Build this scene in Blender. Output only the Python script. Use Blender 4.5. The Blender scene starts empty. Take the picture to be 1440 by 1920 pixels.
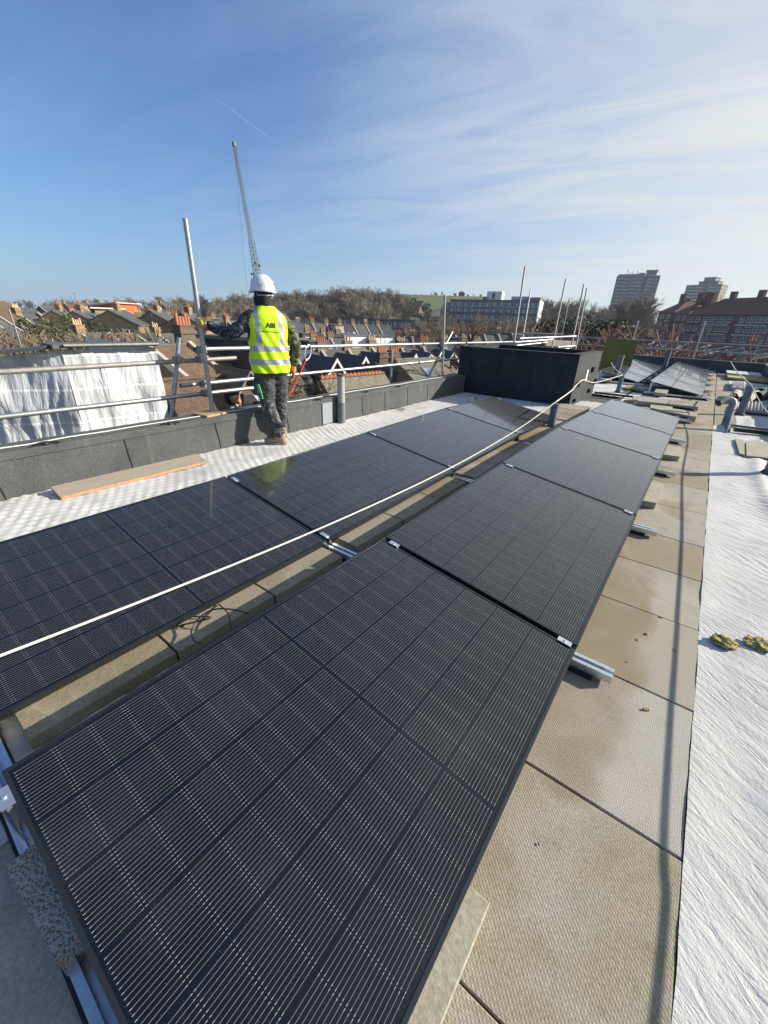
HAZE = .00018
CANG, CS = 8, 9.3
import bpy, bmesh, math, random
from mathutils import Vector, Matrix, noise
from mathutils.bvhtree import BVHTree
R = math.radians
C = bpy.context.scene.collection
S = bpy.context.scene
# ---------------------------------------------------------------- camera
FPX, YAW, PITCH, ROLL, CZ = 751.4, R(-36.46), R(25.60), R(2.11), 1.425
_fw = Vector((math.sin(YAW)*math.cos(PITCH), math.cos(YAW)*math.cos(PITCH), -math.sin(PITCH)))
_r = Vector((math.cos(YAW), -math.sin(YAW), 0)); _u = _r.cross(_fw)
_r2 = math.cos(ROLL)*_r + math.sin(ROLL)*_u; _u2 = -math.sin(ROLL)*_r + math.cos(ROLL)*_u
cam = bpy.data.objects.new('camera', bpy.data.cameras.new('camera')); C.objects.link(cam)
m = Matrix.Identity(4)
for i in range(3):
    m[i][0] = _r2[i]; m[i][1] = _u2[i]; m[i][2] = -_fw[i]
m[2][3] = CZ
cam.matrix_world = m
cam.data.sensor_fit = 'HORIZONTAL'; cam.data.sensor_width = 36; cam.data.lens = 36*FPX/1440
cam.data.clip_start = .05; cam.data.clip_end = 6000
S.camera = cam
O = Vector((0, 0, CZ))
def ray(px, py): return _fw*FPX + (px-720)*_r2 + (960-py)*_u2
def PZ(px, py, z=0): d = ray(px, py); return O + d*((z-CZ)/d.z)
def PXx(px, py, X): d = ray(px, py); return O + d*(X/d.x)
def PYy(px, py, Y): d = ray(px, py); return O + d*(Y/d.y)
def PD(px, py, D): d = ray(px, py); return O + d*(D/math.hypot(d.x, d.y))
def PC(px, py, D): return O + ray(px, py)*(D/FPX)
# ---------------------------------------------------------------- light
SUN_EL, SUN_AZ = 24.0, 48.0      # azimuth from +Y towards +X
w = bpy.data.worlds.new('World'); S.world = w; w.use_nodes = True
sun = bpy.data.objects.new('sun', bpy.data.lights.new('sun', 'SUN')); C.objects.link(sun)
sun.data.energy = 5.0; sun.data.angle = R(.5); sun.data.color = (1, .93, .82)
sd = Vector((math.sin(R(SUN_AZ))*math.cos(R(SUN_EL)), math.cos(R(SUN_AZ))*math.cos(R(SUN_EL)), math.sin(R(SUN_EL))))
sun.rotation_euler = sd.to_track_quat('Z', 'Y').to_euler()
sun.location = sd*50
S.view_settings.view_transform = 'Standard'; S.view_settings.look = 'None'
S.view_settings.exposure = .72; S.view_settings.gamma = 1
S.cycles.max_bounces = 6; S.cycles.diffuse_bounces = 3; S.cycles.glossy_bounces = 4
S.cycles.transparent_max_bounces = 8; S.cycles.sample_clamp_indirect = 6
# ---------------------------------------------------------------- node DSL
class T:
    def __init__(s, tree): s.t = tree; s.n = tree.nodes; s.l = tree.links
    def node(s, k, **kw):
        n = s.n.new(k)
        for a, b in kw.items():
            if a.startswith('_'): setattr(n, a[1:], b)
        return n
    def put(s, sock, v):
        if v is None: return
        if hasattr(v, 'is_output') or isinstance(v, bpy.types.NodeSocket): s.l.new(v, sock)
        else:
            try: sock.default_value = v
            except Exception: sock.default_value = tuple(v)[:3]
    def m(s, op, a, b=None, c=None, clamp=False):
        n = s.n.new('ShaderNodeMath'); n.operation = op; n.use_clamp = clamp
        for i, v in enumerate((a, b, c)):
            if v is not None: s.put(n.inputs[i], v)
        return n.outputs[0]
    def mix(s, f, a, b, mode='MIX'):
        n = s.n.new('ShaderNodeMix'); n.data_type = 'RGBA'; n.blend_type = mode
        s.put(n.inputs[0], f); s.put(n.inputs[6], col(a)); s.put(n.inputs[7], col(b)); return n.outputs[2]
    def noise(s, vec, scale, detail=3, rough=.55, dist=0):
        n = s.n.new('ShaderNodeTexNoise'); s.put(n.inputs['Vector'], vec)
        n.inputs['Scale'].default_value = scale; n.inputs['Detail'].default_value = detail
        n.inputs['Roughness'].default_value = rough; n.inputs['Distortion'].default_value = dist
        return n.outputs['Fac']
    def vor(s, vec, scale, feat='F1', out='Distance'):
        n = s.n.new('ShaderNodeTexVoronoi'); n.feature = feat; s.put(n.inputs['Vector'], vec)
        n.inputs['Scale'].default_value = scale; return n.outputs[out]
    def ramp(s, f, stops):
        n = s.n.new('ShaderNodeValToRGB'); e = n.color_ramp.elements
        while len(e) < len(stops): e.new(.5)
        for i, (p, c) in enumerate(stops): e[i].position = p; e[i].color = col(c)
        s.put(n.inputs[0], f); return n.outputs[0]
    def step(s, x, a, b):
        n = s.n.new('ShaderNodeMapRange'); n.interpolation_type = 'SMOOTHSTEP'
        s.put(n.inputs[0], x); n.inputs[1].default_value = a; n.inputs[2].default_value = b; return n.outputs[0]
    def obj(s): return s.n.new('ShaderNodeTexCoord').outputs['Object']
    def pos(s): return s.n.new('ShaderNodeNewGeometry').outputs['Position']
    def sep(s, v):
        n = s.n.new('ShaderNodeSeparateXYZ'); s.put(n.inputs[0], v); return n.outputs
    def comb(s, x, y, z):
        n = s.n.new('ShaderNodeCombineXYZ')
        for i, v in enumerate((x, y, z)): s.put(n.inputs[i], v)
        return n.outputs[0]
    def scl(s, v, k):
        n = s.n.new('ShaderNodeVectorMath'); n.operation = 'MULTIPLY'; s.put(n.inputs[0], v); n.inputs[1].default_value = k; return n.outputs[0]
def col(a):
    if isinstance(a, (tuple, list)): return (*a[:3], 1)
    if isinstance(a, (int, float)): return (a, a, a, 1)
    return a
def mat(name, fn=None, color=.5, rough=.7, metal=0, bump=None, bstr=.3, bdist=.01, **kw):
    mm = bpy.data.materials.new(name); mm.use_nodes = True; t = T(mm.node_tree)
    b = t.n['Principled BSDF']
    b.inputs['Roughness'].default_value = rough; b.inputs['Metallic'].default_value = metal
    r = fn(t, b) if fn else None
    if r is None: r = {}
    c = r.get('c', color); t.put(b.inputs['Base Color'], col(c))
    if 'r' in r: t.put(b.inputs['Roughness'], r['r'])
    if 'h' in r:
        bp = t.n.new('ShaderNodeBump'); bp.inputs['Strength'].default_value = bstr; bp.inputs['Distance'].default_value = bdist
        t.put(bp.inputs['Height'], r['h']); t.l.new(bp.outputs[0], b.inputs['Normal'])
    for k, v in kw.items(): b.inputs[k.replace('_', ' ')].default_value = v
    return mm
def noisy(name, c1, c2, scale=8, rough=.8, metal=0, bstr=.3, bdist=.01, fine=60, space='obj', **kw):
    def fn(t, b):
        v = t.obj() if space == 'obj' else t.pos()
        a = t.noise(v, scale, 4, .6); f = t.noise(v, fine, 3, .7)
        mm_ = t.m('MULTIPLY_ADD', t.m('SUBTRACT', a, .5), 1.8, .5, clamp=True)
        c = t.mix(mm_, c1, c2); c = t.mix(.45, c, t.ramp(f, [(.3, .25), (.7, .75)]), 'OVERLAY')
        return dict(c=c, h=f)
    return mat(name, fn, rough=rough, metal=metal, bstr=bstr, bdist=bdist, **kw)
# ---------------------------------------------------------------- world
def build_world():
    t = T(w.node_tree); bg = t.n['Background']
    sky = t.n.new('ShaderNodeTexSky'); sky.sky_type = 'NISHITA'; sky.sun_disc = False
    sky.sun_elevation = R(SUN_EL); sky.sun_rotation = R(SUN_AZ)
    sky.altitude = 100; sky.air_density = 1.0; sky.dust_density = .9; sky.ozone_density = 2.2
    v = t.n.new('ShaderNodeTexCoord').outputs['Generated']
    x, y, z = t.sep(v)
    zz = t.m('ADD', t.m('MAXIMUM', z, 0), .12)
    px = t.m('DIVIDE', x, zz); py = t.m('DIVIDE', y, zz)
    dv = t.m('ADD', t.m('MULTIPLY', x, sd.x), t.m('MULTIPLY', y, sd.y)); veil = t.step(dv, -.42, .80)
    # wispy cirrus in long streaks on a high flat layer
    ca, sa = math.cos(R(CANG)), math.sin(R(CANG))
    u = t.m('ADD', t.m('MULTIPLY', px, ca), t.m('MULTIPLY', py, sa))
    q = t.m('SUBTRACT', t.m('MULTIPLY', py, ca), t.m('MULTIPLY', px, sa))
    n1 = t.noise(t.comb(t.m('MULTIPLY', u, .16), t.m('MULTIPLY', q, .42), CS), 1.0, 4, .5, .5)
    n2 = t.noise(t.comb(t.m('MULTIPLY', u, .7), t.m('MULTIPLY', q, 2.2), 4.2), 1.3, 7, .6, .9)
    c = t.m('MULTIPLY', t.step(n1, .36, .62), t.m('ADD', .35, t.m('MULTIPLY', t.step(n2, .30, .72), .65)))
    c = t.m('MULTIPLY', c, t.m('ADD', .36, t.m('MULTIPLY', veil, .80)), clamp=True)
    base_ = t.m('MULTIPLY', t.m('POWER', veil, 1.8), .62)
    c = t.m('SUBTRACT', 1, t.m('MULTIPLY', t.m('SUBTRACT', 1, c), t.m('SUBTRACT', 1, base_)))
    # two contrails: thin bands round great circles
    def trail(pa, pb, wd, k):
        a, b_ = ray(*pa).normalized(), ray(*pb).normalized(); n = a.cross(b_).normalized(); mid = (a+b_).normalized()
        half = math.cos(a.angle(b_)/2)
        def dot(vv): return t.m('ADD', t.m('ADD', t.m('MULTIPLY', x, vv.x), t.m('MULTIPLY', y, vv.y)), t.m('MULTIPLY', z, vv.z))
        dd = t.m('ABSOLUTE', dot(n)); md = dot(mid)
        band = t.m('SUBTRACT', 1, t.step(dd, 0, wd)); inside = t.step(md, half-.004, half+.01)
        return t.m('MULTIPLY', t.m('MULTIPLY', band, inside), k)
    tr = t.m('MAXIMUM', trail((345, 140), (576, 310), .0024, .50), trail((1085, 352), (1228, 318), .009, .62))
    tr = t.m('MAXIMUM', tr, trail((786, 262), (806, 276), .002, .22))
    c = t.m('MAXIMUM', c, tr)
    hz = t.m('POWER', t.m('SUBTRACT', 1, t.m('MINIMUM', t.m('MAXIMUM', z, 0), 1)), 10)
    cl = t.mix(veil, (2.5, 3.7, 5.6), (6.1, 6.3, 6.1))
    colr = t.mix(t.m('MULTIPLY', hz, .8), t.mix(1, sky.outputs[0], (.60, .85, 1.17), 'MULTIPLY'), t.mix(veil, (2.7, 4.0, 5.1), (7.2, 6.8, 5.9))); colr = t.mix(c, colr, cl)
    t.put(bg.inputs[0], colr); bg.inputs[1].default_value = .082
build_world()
# ---------------------------------------------------------------- mesh helpers
class MB:
    def __init__(s): s.v = []; s.f = []; s.mi = []; s.sm = []
    def add(s, vs, fs, mi=0, smooth=False):
        o = len(s.v); s.v += [tuple(v) for v in vs]
        for f in fs: s.f.append([i+o for i in f]); s.mi.append(mi); s.sm.append(smooth)
    def box(s, c, d, rz=0, mi=0, ry=0, rx=0):
        x, y, z = d[0]/2, d[1]/2, d[2]/2
        M = Matrix.Rotation(rz, 3, 'Z') @ Matrix.Rotation(ry, 3, 'Y') @ Matrix.Rotation(rx, 3, 'X')
        vs = [M @ Vector((a*x, b*y, e*z)) + Vector(c) for a, b, e in ((-1,-1,-1),(1,-1,-1),(1,1,-1),(-1,1,-1),(-1,-1,1),(1,-1,1),(1,1,1),(-1,1,1))]
        s.add(vs, [(0,3,2,1),(4,5,6,7),(0,1,5,4),(1,2,6,5),(2,3,7,6),(3,0,4,7)], mi)
    def bb(s, x0, x1, y0, y1, z0, z1, mi=0): s.box(((x0+x1)/2, (y0+y1)/2, (z0+z1)/2), (x1-x0, y1-y0, z1-z0), mi=mi)
    def tube(s, p, q, r, n=10, r2=None, mi=0, cap=True):
        s.path([p, q], [r, r if r2 is None else r2], n, mi, cap)
    def path(s, pts, rad, n=10, mi=0, cap=True):
        pts = [Vector(p) for p in pts]
        if not hasattr(rad, '__len__'): rad = [rad]*len(pts)
        rings = []; prev = None
        for i, p in enumerate(pts):
            d = (pts[min(i+1, len(pts)-1)] - pts[max(i-1, 0)]).normalized()
            if prev is None: a = d.orthogonal().normalized()
            else: a = (prev - d*prev.dot(d)).normalized()
            prev = a; b = d.cross(a)
            rings.append([p + (a*math.cos(k*2*math.pi/n) + b*math.sin(k*2*math.pi/n))*rad[i] for k in range(n)])
        vs = [v for r_ in rings for v in r_]; fs = []
        for i in range(len(pts)-1):
            for k in range(n): fs.append((i*n+k, i*n+(k+1) % n, (i+1)*n+(k+1) % n, (i+1)*n+k))
        s.add(vs, fs, mi, n > 5)
        if cap: s.add(rings[0][::-1], [tuple(range(n))], mi); s.add(rings[-1], [tuple(range(n))], mi)
    def prism(s, poly, z0, z1, mi=0):
        n = len(poly); vs = [(x, y, z0) for x, y in poly] + [(x, y, z1) for x, y in poly]
        s.add(vs, [tuple(range(n))[::-1], tuple(range(n, 2*n))] + [(k, (k+1) % n, n+(k+1) % n, n+k) for k in range(n)], mi)
    def slab(s, a, b, c, d, t, mi=0):       # quad a b c d thickened downwards by t along its normal
        a, b, c, d = map(Vector, (a, b, c, d)); n = (b-a).cross(d-a).normalized()*t
        vs = [a, b, c, d, a-n, b-n, c-n, d-n]
        s.add(vs, [(0,1,2,3),(7,6,5,4),(0,4,5,1),(1,5,6,2),(2,6,7,3),(3,7,4,0)], mi)
    def ell(s, c, r, nu=16, nv=10, mi=0, M=None, z0=-1, z1=1):
        vs = []; fs = []
        t0, t1 = math.asin(z0), math.asin(z1)
        for j in range(nv+1):
            th = t0 + (t1-t0)*j/nv
            for i in range(nu):
                ph = 2*math.pi*i/nu; v = Vector((r[0]*math.cos(th)*math.cos(ph), r[1]*math.cos(th)*math.sin(ph), r[2]*math.sin(th)))
                if M is not None: v = M @ v
                vs.append(v + Vector(c))
        for j in range(nv):
            for i in range(nu): fs.append((j*nu+i, j*nu+(i+1) % nu, (j+1)*nu+(i+1) % nu, (j+1)*nu+i))
        s.add(vs, fs, mi, True)
    def loft(s, rings, mi=0, cap=True, smooth=True):
        n = len(rings[0]); vs = [v for r_ in rings for v in r_]; fs = []
        for i in range(len(rings)-1):
            for k in range(n): fs.append((i*n+k, i*n+(k+1) % n, (i+1)*n+(k+1) % n, (i+1)*n+k))
        if cap: fs += [tuple(range(n))[::-1], tuple(range((len(rings)-1)*n, len(rings)*n))]
        s.add(vs, fs, mi, smooth)
    def build(s, name, mats, parent=None, loc=None):
        me = bpy.data.meshes.new(name); me.from_pydata(s.v, [], s.f)
        for mm in (mats if isinstance(mats, (list, tuple)) else [mats]): me.materials.append(mm)
        me.polygons.foreach_set('material_index', s.mi); me.polygons.foreach_set('use_smooth', s.sm)
        me.update()
        o = bpy.data.objects.new(name, me); C.objects.link(o)
        if parent: o.parent = parent
        if loc is not None: o.location = loc
        return o
def tag(o, label, cat, group=None):
    o['label'] = label; o['category'] = cat
    if group: o['group'] = group
    return o
def thing(name, label, cat, loc=(0, 0, 0), rz=0, group=None):
    o = bpy.data.objects.new(name, None); C.objects.link(o); o.location = loc; o.rotation_euler = (0, 0, rz)
    o.empty_display_size = .1
    return tag(o, label, cat, group)
def struct(o): o['kind'] = 'structure'; return o
def copy_tree(o, parent=None):
    c = o.copy(); C.objects.link(c); c.parent = parent
    for ch in list(o.children): copy_tree(ch, c)
    return c
ORD = ['first', 'second', 'third', 'fourth', 'fifth', 'sixth', 'seventh', 'eighth', 'ninth', 'tenth', 'eleventh', 'twelfth', 'thirteenth', 'fourteenth', 'fifteenth', 'sixteenth', 'seventeenth', 'eighteenth', 'nineteenth', 'twentieth', 'twenty-first', 'twenty-second', 'twenty-third', 'twenty-fourth', 'twenty-fifth', 'twenty-sixth', 'twenty-seventh', 'twenty-eighth', 'twenty-ninth', 'thirtieth', 'thirty-first', 'thirty-second', 'thirty-third', 'thirty-fourth', 'thirty-fifth', 'thirty-sixth']
def voxel(o, size, smooth=6):
    bpy.context.view_layer.objects.active = o
    md = o.modifiers.new('r', 'REMESH'); md.mode = 'VOXEL'; md.voxel_size = size; md.use_smooth_shade = True
    if smooth:
        m2 = o.modifiers.new('s', 'SMOOTH'); m2.iterations = smooth; m2.factor = .5
    dg = bpy.context.evaluated_depsgraph_get(); dg.update()
    me = bpy.data.meshes.new_from_object(o.evaluated_get(dg)); o.modifiers.clear()
    mats = list(o.data.materials); o.data = me
    me.materials.clear()
    for mm in mats: me.materials.append(mm)
    for p in me.polygons: p.use_smooth = True; p.material_index = 0
    return o
# ================================================================ materials
W_, L_ = 1.134, 1.722
def glass_fn(t, b):
    x, y, z = t.sep(t.obj())        # x across -W..0, y along 0..L (frame local)
    ax = t.m('SUBTRACT', t.m('MULTIPLY', x, -1), .018); ay = t.m('SUBTRACT', y, .018)
    cw, ch = (W_-.036)/6, (L_-.036-.016)/18
    mid = t.m('GREATER_THAN', ay, (L_-.036)/2)
    ayy = t.m('SUBTRACT', ay, t.m('MULTIPLY', mid, .016))
    fx = t.m('MODULO', ax, cw); fy = t.m('MODULO', ayy, ch)
    inx = t.m('MULTIPLY', t.m('GREATER_THAN', fx, .0036), t.m('LESS_THAN', fx, cw-.0036))
    dcent = t.m('ABSOLUTE', t.m('SUBTRACT', ay, (L_-.036)/2))
    outmid = t.m('GREATER_THAN', dcent, .006)
    inny = t.m('MULTIPLY', t.m('GREATER_THAN', fy, .0011), t.m('LESS_THAN', fy, ch-.0011))
    bord = t.m('MULTIPLY', t.m('MULTIPLY', t.m('GREATER_THAN', ax, 0), t.m('LESS_THAN', ax, W_-.036)), t.m('MULTIPLY', t.m('GREATER_THAN', ay, 0), t.m('LESS_THAN', ay, L_-.036)))
    cell = t.m('MULTIPLY', t.m('MULTIPLY', inx, outmid), t.m('MULTIPLY', inny, bord))
    p = (cw-.0072)/16
    wx = t.m('ABSOLUTE', t.m('SUBTRACT', t.m('MODULO', t.m('SUBTRACT', fx, .0036), p), p/2))
    dgy = t.m('MINIMUM', fy, t.m('SUBTRACT', ch, fy))
    fy2 = t.m('MODULO', t.m('ADD', ayy, ch), ch*2)
    dg2 = t.m('MINIMUM', fy2, t.m('SUBTRACT', ch*2, fy2))
    tab = t.m('MULTIPLY', t.m('LESS_THAN', dgy, .0065), t.m('GREATER_THAN', dgy, .0015))
    nv = t.noise(t.comb(t.m('MULTIPLY', x, 90), t.m('MULTIPLY', y, 7), 0), 1, 2, .6)
    wid = t.m('ADD', t.m('ADD', .00026, t.m('MULTIPLY', tab, .00032)), t.m('MULTIPLY', nv, .0003))
    wire = t.m('MULTIPLY', t.m('LESS_THAN', wx, wid), cell)
    busr = t.m('LESS_THAN', t.m('ABSOLUTE', t.m('SUBTRACT', fx, .0055)), .0012)
    cv = t.noise(t.comb(t.m('FLOOR', t.m('DIVIDE', ax, cw)), t.m('FLOOR', t.m('DIVIDE', ayy, ch)), 3), 7.3, 0)
    ccol = t.mix(cv, (.003, .0042, .0065), (.0062, .0068, .009))
    base = t.mix(cell, (.004, .006, .010), ccol)
    base = t.mix(t.m('MULTIPLY', wire, t.m('ADD', .75, t.m('MULTIPLY', tab, .25))), base, (.33, .325, .31))
    dust = t.noise(t.pos(), 260, 2, .5); d2 = t.noise(t.pos(), 3, 4, .6)
    dm = t.m('MULTIPLY', t.m('GREATER_THAN', dust, .735), .35)
    base = t.mix(dm, base, (.3, .28, .25))
    base = t.mix(t.m('MULTIPLY', t.step(d2, .45, .8), .025), base, (.4, .38, .34))
    b.inputs['Specular IOR Level'].default_value = .28; b.inputs['Sheen Weight'].default_value = .16; b.inputs['Sheen Roughness'].default_value = .3; b.inputs['Sheen Tint'].default_value = (1, .97, .92, 1)
    b.inputs['Coat Weight'].default_value = .6; b.inputs['Coat Roughness'].default_value = .06
    r = t.m('ADD', .16, t.m('MULTIPLY', d2, .10))
    return dict(c=base, r=r)
M = {}
M['glass'] = mat('solar_glass', glass_fn, rough=.12, bstr=.10, bdist=.0006)
M['pframe'] = mat('black_anodised', color=(.055, .062, .066), rough=.30, metal=.75)
M['alu'] = noisy('clean_aluminium', (.62, .66, .70), (.74, .77, .80), 20, .3, .85, bstr=.05)
M['galv'] = noisy('galvanised_tube', (.30, .315, .32), (.46, .47, .47), 14, .42, .75, bstr=.08, bdist=.002, fine=90)
M['galvold'] = noisy('weathered_tube', (.20, .19, .17), (.36, .35, .32), 9, .6, .5, bstr=.2, bdist=.002, fine=70)
M['rubber'] = noisy('black_rubber', .010, .02, 30, .8, bstr=.3, fine=200)
M['clamp_steel'] = noisy('clamp_steel', (.20, .20, .19), (.38, .37, .34), 30, .5, .7)
def paver_fn(t, b):
    o = t.obj(); p = t.pos(); x, y, z = t.sep(p)
    n = t.noise(p, 1.7, 5, .6, .4); n2 = t.noise(p, 9, 4, .6); f = t.noise(p, 120, 2, .6)
    rnd = t.n.new('ShaderNodeObjectInfo').outputs['Random']
    a = t.mix(rnd, (.28, .235, .15), (.345, .30, .21))
    c = t.mix(t.step(t.m('ADD', n, t.m('MULTIPLY', t.m('SUBTRACT', rnd, .5), .25)), .42, .60), a, (.37, .335, .27))
    c = t.mix(t.m('MULTIPLY', t.step(n2, .5, .75), .5), c, (.21, .18, .115))
    # damp dark patches and pale rims
    n3 = t.noise(p, 1.1, 3, .5, .6)
    c = t.mix(t.m('MULTIPLY', t.step(n3, .55, .60), .55), c, (.23, .185, .105))
    rim = t.m('MULTIPLY', t.step(n3, .525, .55), t.m('SUBTRACT', 1, t.step(n3, .55, .575)))
    c = t.mix(t.m('MULTIPLY', rim, .18), c, (.48, .44, .36))
    c = t.mix(.3, c, t.ramp(f, [(.35, .2), (.65, .8)]), 'OVERLAY')
    k = 2*math.pi/.0125
    dots = t.m('MULTIPLY', t.m('SINE', t.m('MULTIPLY', x, k)), t.m('SINE', t.m('MULTIPLY', y, k)))
    dots = t.m('MAXIMUM', dots, 0)
    c = t.mix(t.m('MULTIPLY', t.m('SUBTRACT', 1, dots), .16), c, (.07, .06, .045))
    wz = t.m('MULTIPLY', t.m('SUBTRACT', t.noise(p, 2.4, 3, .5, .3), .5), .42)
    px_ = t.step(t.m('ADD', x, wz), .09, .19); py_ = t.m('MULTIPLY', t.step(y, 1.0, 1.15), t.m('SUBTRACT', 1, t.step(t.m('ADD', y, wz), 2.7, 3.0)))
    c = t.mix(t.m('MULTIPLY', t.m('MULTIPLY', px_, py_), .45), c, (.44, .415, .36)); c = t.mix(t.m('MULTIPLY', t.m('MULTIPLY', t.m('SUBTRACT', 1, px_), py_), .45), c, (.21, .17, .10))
    spk = t.vor(p, 14); c = t.mix(t.m('LESS_THAN', spk, .028), c, (.08, .07, .055))
    return dict(c=c, h=t.m('ADD', dots, t.m('MULTIPLY', f, .6)))
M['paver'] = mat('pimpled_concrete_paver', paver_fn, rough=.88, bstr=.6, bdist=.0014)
M['paver_pale'] = noisy('pale_concrete', (.30, .275, .20), (.40, .37, .29), 7, .9, bstr=.6, bdist=.003, fine=70, space='pos')
M['concrete'] = noisy('grey_concrete', (.26, .245, .215), (.40, .375, .335), 5, .9, bstr=.5, bdist=.004, fine=80, space='pos')
def porous_fn(t, b):
    p = t.pos(); v = t.vor(p, 140); n = t.noise(p, 30, 3)
    c = t.mix(t.step(v, .10, .5), (.06, .06, .055), t.mix(n, (.32, .31, .29), (.48, .46, .42)))
    return dict(c=c, h=v)
M['porous'] = mat('porous_block', porous_fn, rough=.95, bstr=1, bdist=.006)
def fleece_fn(t, b):
    p = t.pos(); n = t.noise(p, 1.3, 4, .6); f = t.noise(p, 90, 4, .7); g = t.noise(p, 420, 2, .7); s = t.vor(p, 16)
    c = t.mix(t.step(n, .35, .7), (.50, .49, .465), (.61, .60, .57))
    c = t.mix(t.m('MULTIPLY', t.step(t.noise(p, 4, 5, .7), .55, .8), .28), c, (.40, .41, .42))
    c = t.mix(t.m('MULTIPLY', t.step(t.noise(p, 2.3, 3, .5, .4), .58, .72), .38), c, (.27, .30, .36)); c = t.mix(t.m('LESS_THAN', s, .035), c, (.12, .11, .08))  # bluish patches: soft shadow and damp painted into the fleece colour; then dark specks
    c = t.mix(t.m('MULTIPLY', t.m('GREATER_THAN', t.noise(p, 55, 2), .74), .5), c, (.5, .48, .2))
    x, y, z = t.sep(p); uu = t.m('ADD', t.m('MULTIPLY', x, .62), t.m('MULTIPLY', y, .78)); vv = t.m('SUBTRACT', t.m('MULTIPLY', x, .78), t.m('MULTIPLY', y, .62))
    cr = t.noise(t.comb(t.m('MULTIPLY', uu, 34), t.m('MULTIPLY', vv, 9), 2), 1, 4, .6, 1.2)
    return dict(c=c, h=t.m('ADD', t.m('MULTIPLY', cr, 2.6), t.m('ADD', t.m('MULTIPLY', f, .8), t.m('MULTIPLY', g, .4))))
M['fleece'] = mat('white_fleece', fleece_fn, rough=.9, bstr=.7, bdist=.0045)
def fleeceq_fn(t, b):
    r = fleece_fn(t, b); p = t.pos(); r['h'] = t.m('ADD', t.noise(p, 60, 4, .7), t.m('MULTIPLY', t.noise(p, 330, 2, .7), .5)); return r
M['fleeceq'] = mat('quilted_fleece', fleeceq_fn, rough=.9, bstr=.6, bdist=.003)
def felt_fn(t, b):
    p = t.pos(); f = t.noise(p, 170, 2, .8); n = t.noise(p, 2.5, 5, .6)
    s = t.noise(p, 45, 3, .8)
    c = t.mix(t.ramp(f, [(.42, .0), (.62, 1)]), (.028, .032, .032), (.16, .166, .158))
    c = t.mix(.5, c, t.mix(s, (.04, .045, .045), (.13, .135, .13)))
    c = t.mix(t.m('MULTIPLY', t.step(n, .45, .7), .35), c, (.03, .034, .036))
    x, y, z = t.sep(p); st = t.noise(t.comb(t.m('MULTIPLY', t.m('ADD', x, y), 9), 0, t.m('MULTIPLY', z, 1.2)), 1, 4, .6)
    c = t.mix(t.m('MULTIPLY', t.step(st, .55, .75), .35), c, (.20, .20, .185)); c = t.mix(t.m('MULTIPLY', t.m('GREATER_THAN', t.noise(p, 26, 3, .7), .70), .5), c, (.28, .27, .25))
    return dict(c=c, h=f)
M['felt'] = mat('mineral_felt', felt_fn, rough=.93, bstr=.6, bdist=.003)
M['tar'] = noisy('tar_joint', .008, .02, 30, .35, bstr=.5)
M['greyplastic'] = noisy('grey_plastic_pipe', (.16, .175, .18), (.25, .26, .26), 9, .5, bstr=.1)
M['greylead'] = noisy('grey_pipe_sleeve', (.10, .115, .13), (.17, .19, .2), 11, .55, bstr=.2)
M['whitecable'] = noisy('white_cable', (.55, .55, .52), (.68, .67, .63), 30, .6, bstr=.3)
def rope_fn(t, b):
    x, y, z = t.sep(t.pos())
    s = t.m('SINE', t.m('MULTIPLY', t.m('ADD', t.m('ADD', y, z), t.m('MULTIPLY', x, .6)), 900))
    return dict(c=t.mix(t.step(s, -.6, .6), (.58, .52, .45), (.68, .63, .57)), h=s)
M['rope'] = mat('twisted_rope', rope_fn, rough=.85, bstr=.3, bdist=.001)
def wood_fn(t, b):
    o = t.obj(); x, y, z = t.sep(o)
    g = t.noise(t.comb(t.m('MULTIPLY', x, 60), t.m('MULTIPLY', y, 2.2), t.m('MULTIPLY', z, 60)), 1, 5, .65, .8)
    n = t.noise(o, 7, 4, .6)
    c = t.mix(g, (.20, .165, .12), (.44, .38, .29)); c = t.mix(t.step(n, .5, .75), c, (.30, .27, .22))
    return dict(c=c, h=g)
M['wood'] = mat('rough_timber', wood_fn, rough=.85, bstr=.5, bdist=.003)
M['woodcut'] = noisy('fresh_cut_edge', (.40, .22, .11), (.50, .33, .19), 25, .85)
M['wool'] = noisy('mineral_wool', (.30, .25, .08), (.50, .44, .18), 30, 1, bstr=1, bdist=.01, fine=120)
M['blackpl'] = noisy('black_cable', .006, .014, 40, .45, bstr=.1)
M['redpaint'] = mat('red_webbing', color=(.50, .012, .018), rough=.7)
# ================================================================ the roof we stand on
RX0, RX1, RY0, RY1 = -4.22, 1.68, -2.2, 21.1
b = MB(); b.bb(-4.42, 1.9, -2.4, 21.35, -.45, -.05); struct(b.build('flat_roof_deck', M['felt']))
b = MB(); b.bb(-4.40, 1.88, -2.38, 21.33, -12.2, -.46)
def brick_fn(c1, c2, mortar, sx=1.0, dirt=.3):
    def fn(t, bb):
        o = t.obj(); x, y, z = t.sep(o)
        br = t.n.new('ShaderNodeTexBrick'); t.put(br.inputs['Vector'], t.comb(t.m('ADD', x, y), z, 0))
        br.inputs['Color1'].default_value = col(c1); br.inputs['Color2'].default_value = col(c2); br.inputs['Mortar'].default_value = col(mortar)
        br.inputs['Scale'].default_value = 4.4*sx; br.inputs['Mortar Size'].default_value = .025; br.inputs['Bias'].default_value = -.1
        n = t.noise(o, .8, 5, .65); n2 = t.noise(o, 5, 3, .7)
        c = t.mix(t.m('MULTIPLY', t.step(n, .4, .75), dirt*1.6), br.outputs['Color'], tuple(v*.35 for v in c1))
        c = t.mix(.5, c, t.ramp(n2, [(.3, .3), (.7, .7)]), 'OVERLAY')
        return dict(c=c)
    return fn
M['bk_yellow'] = mat('yellow_stock_brick', brick_fn((.30, .20, .095), (.22, .145, .075), (.25, .22, .17), 1, .35), rough=.9)
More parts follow.
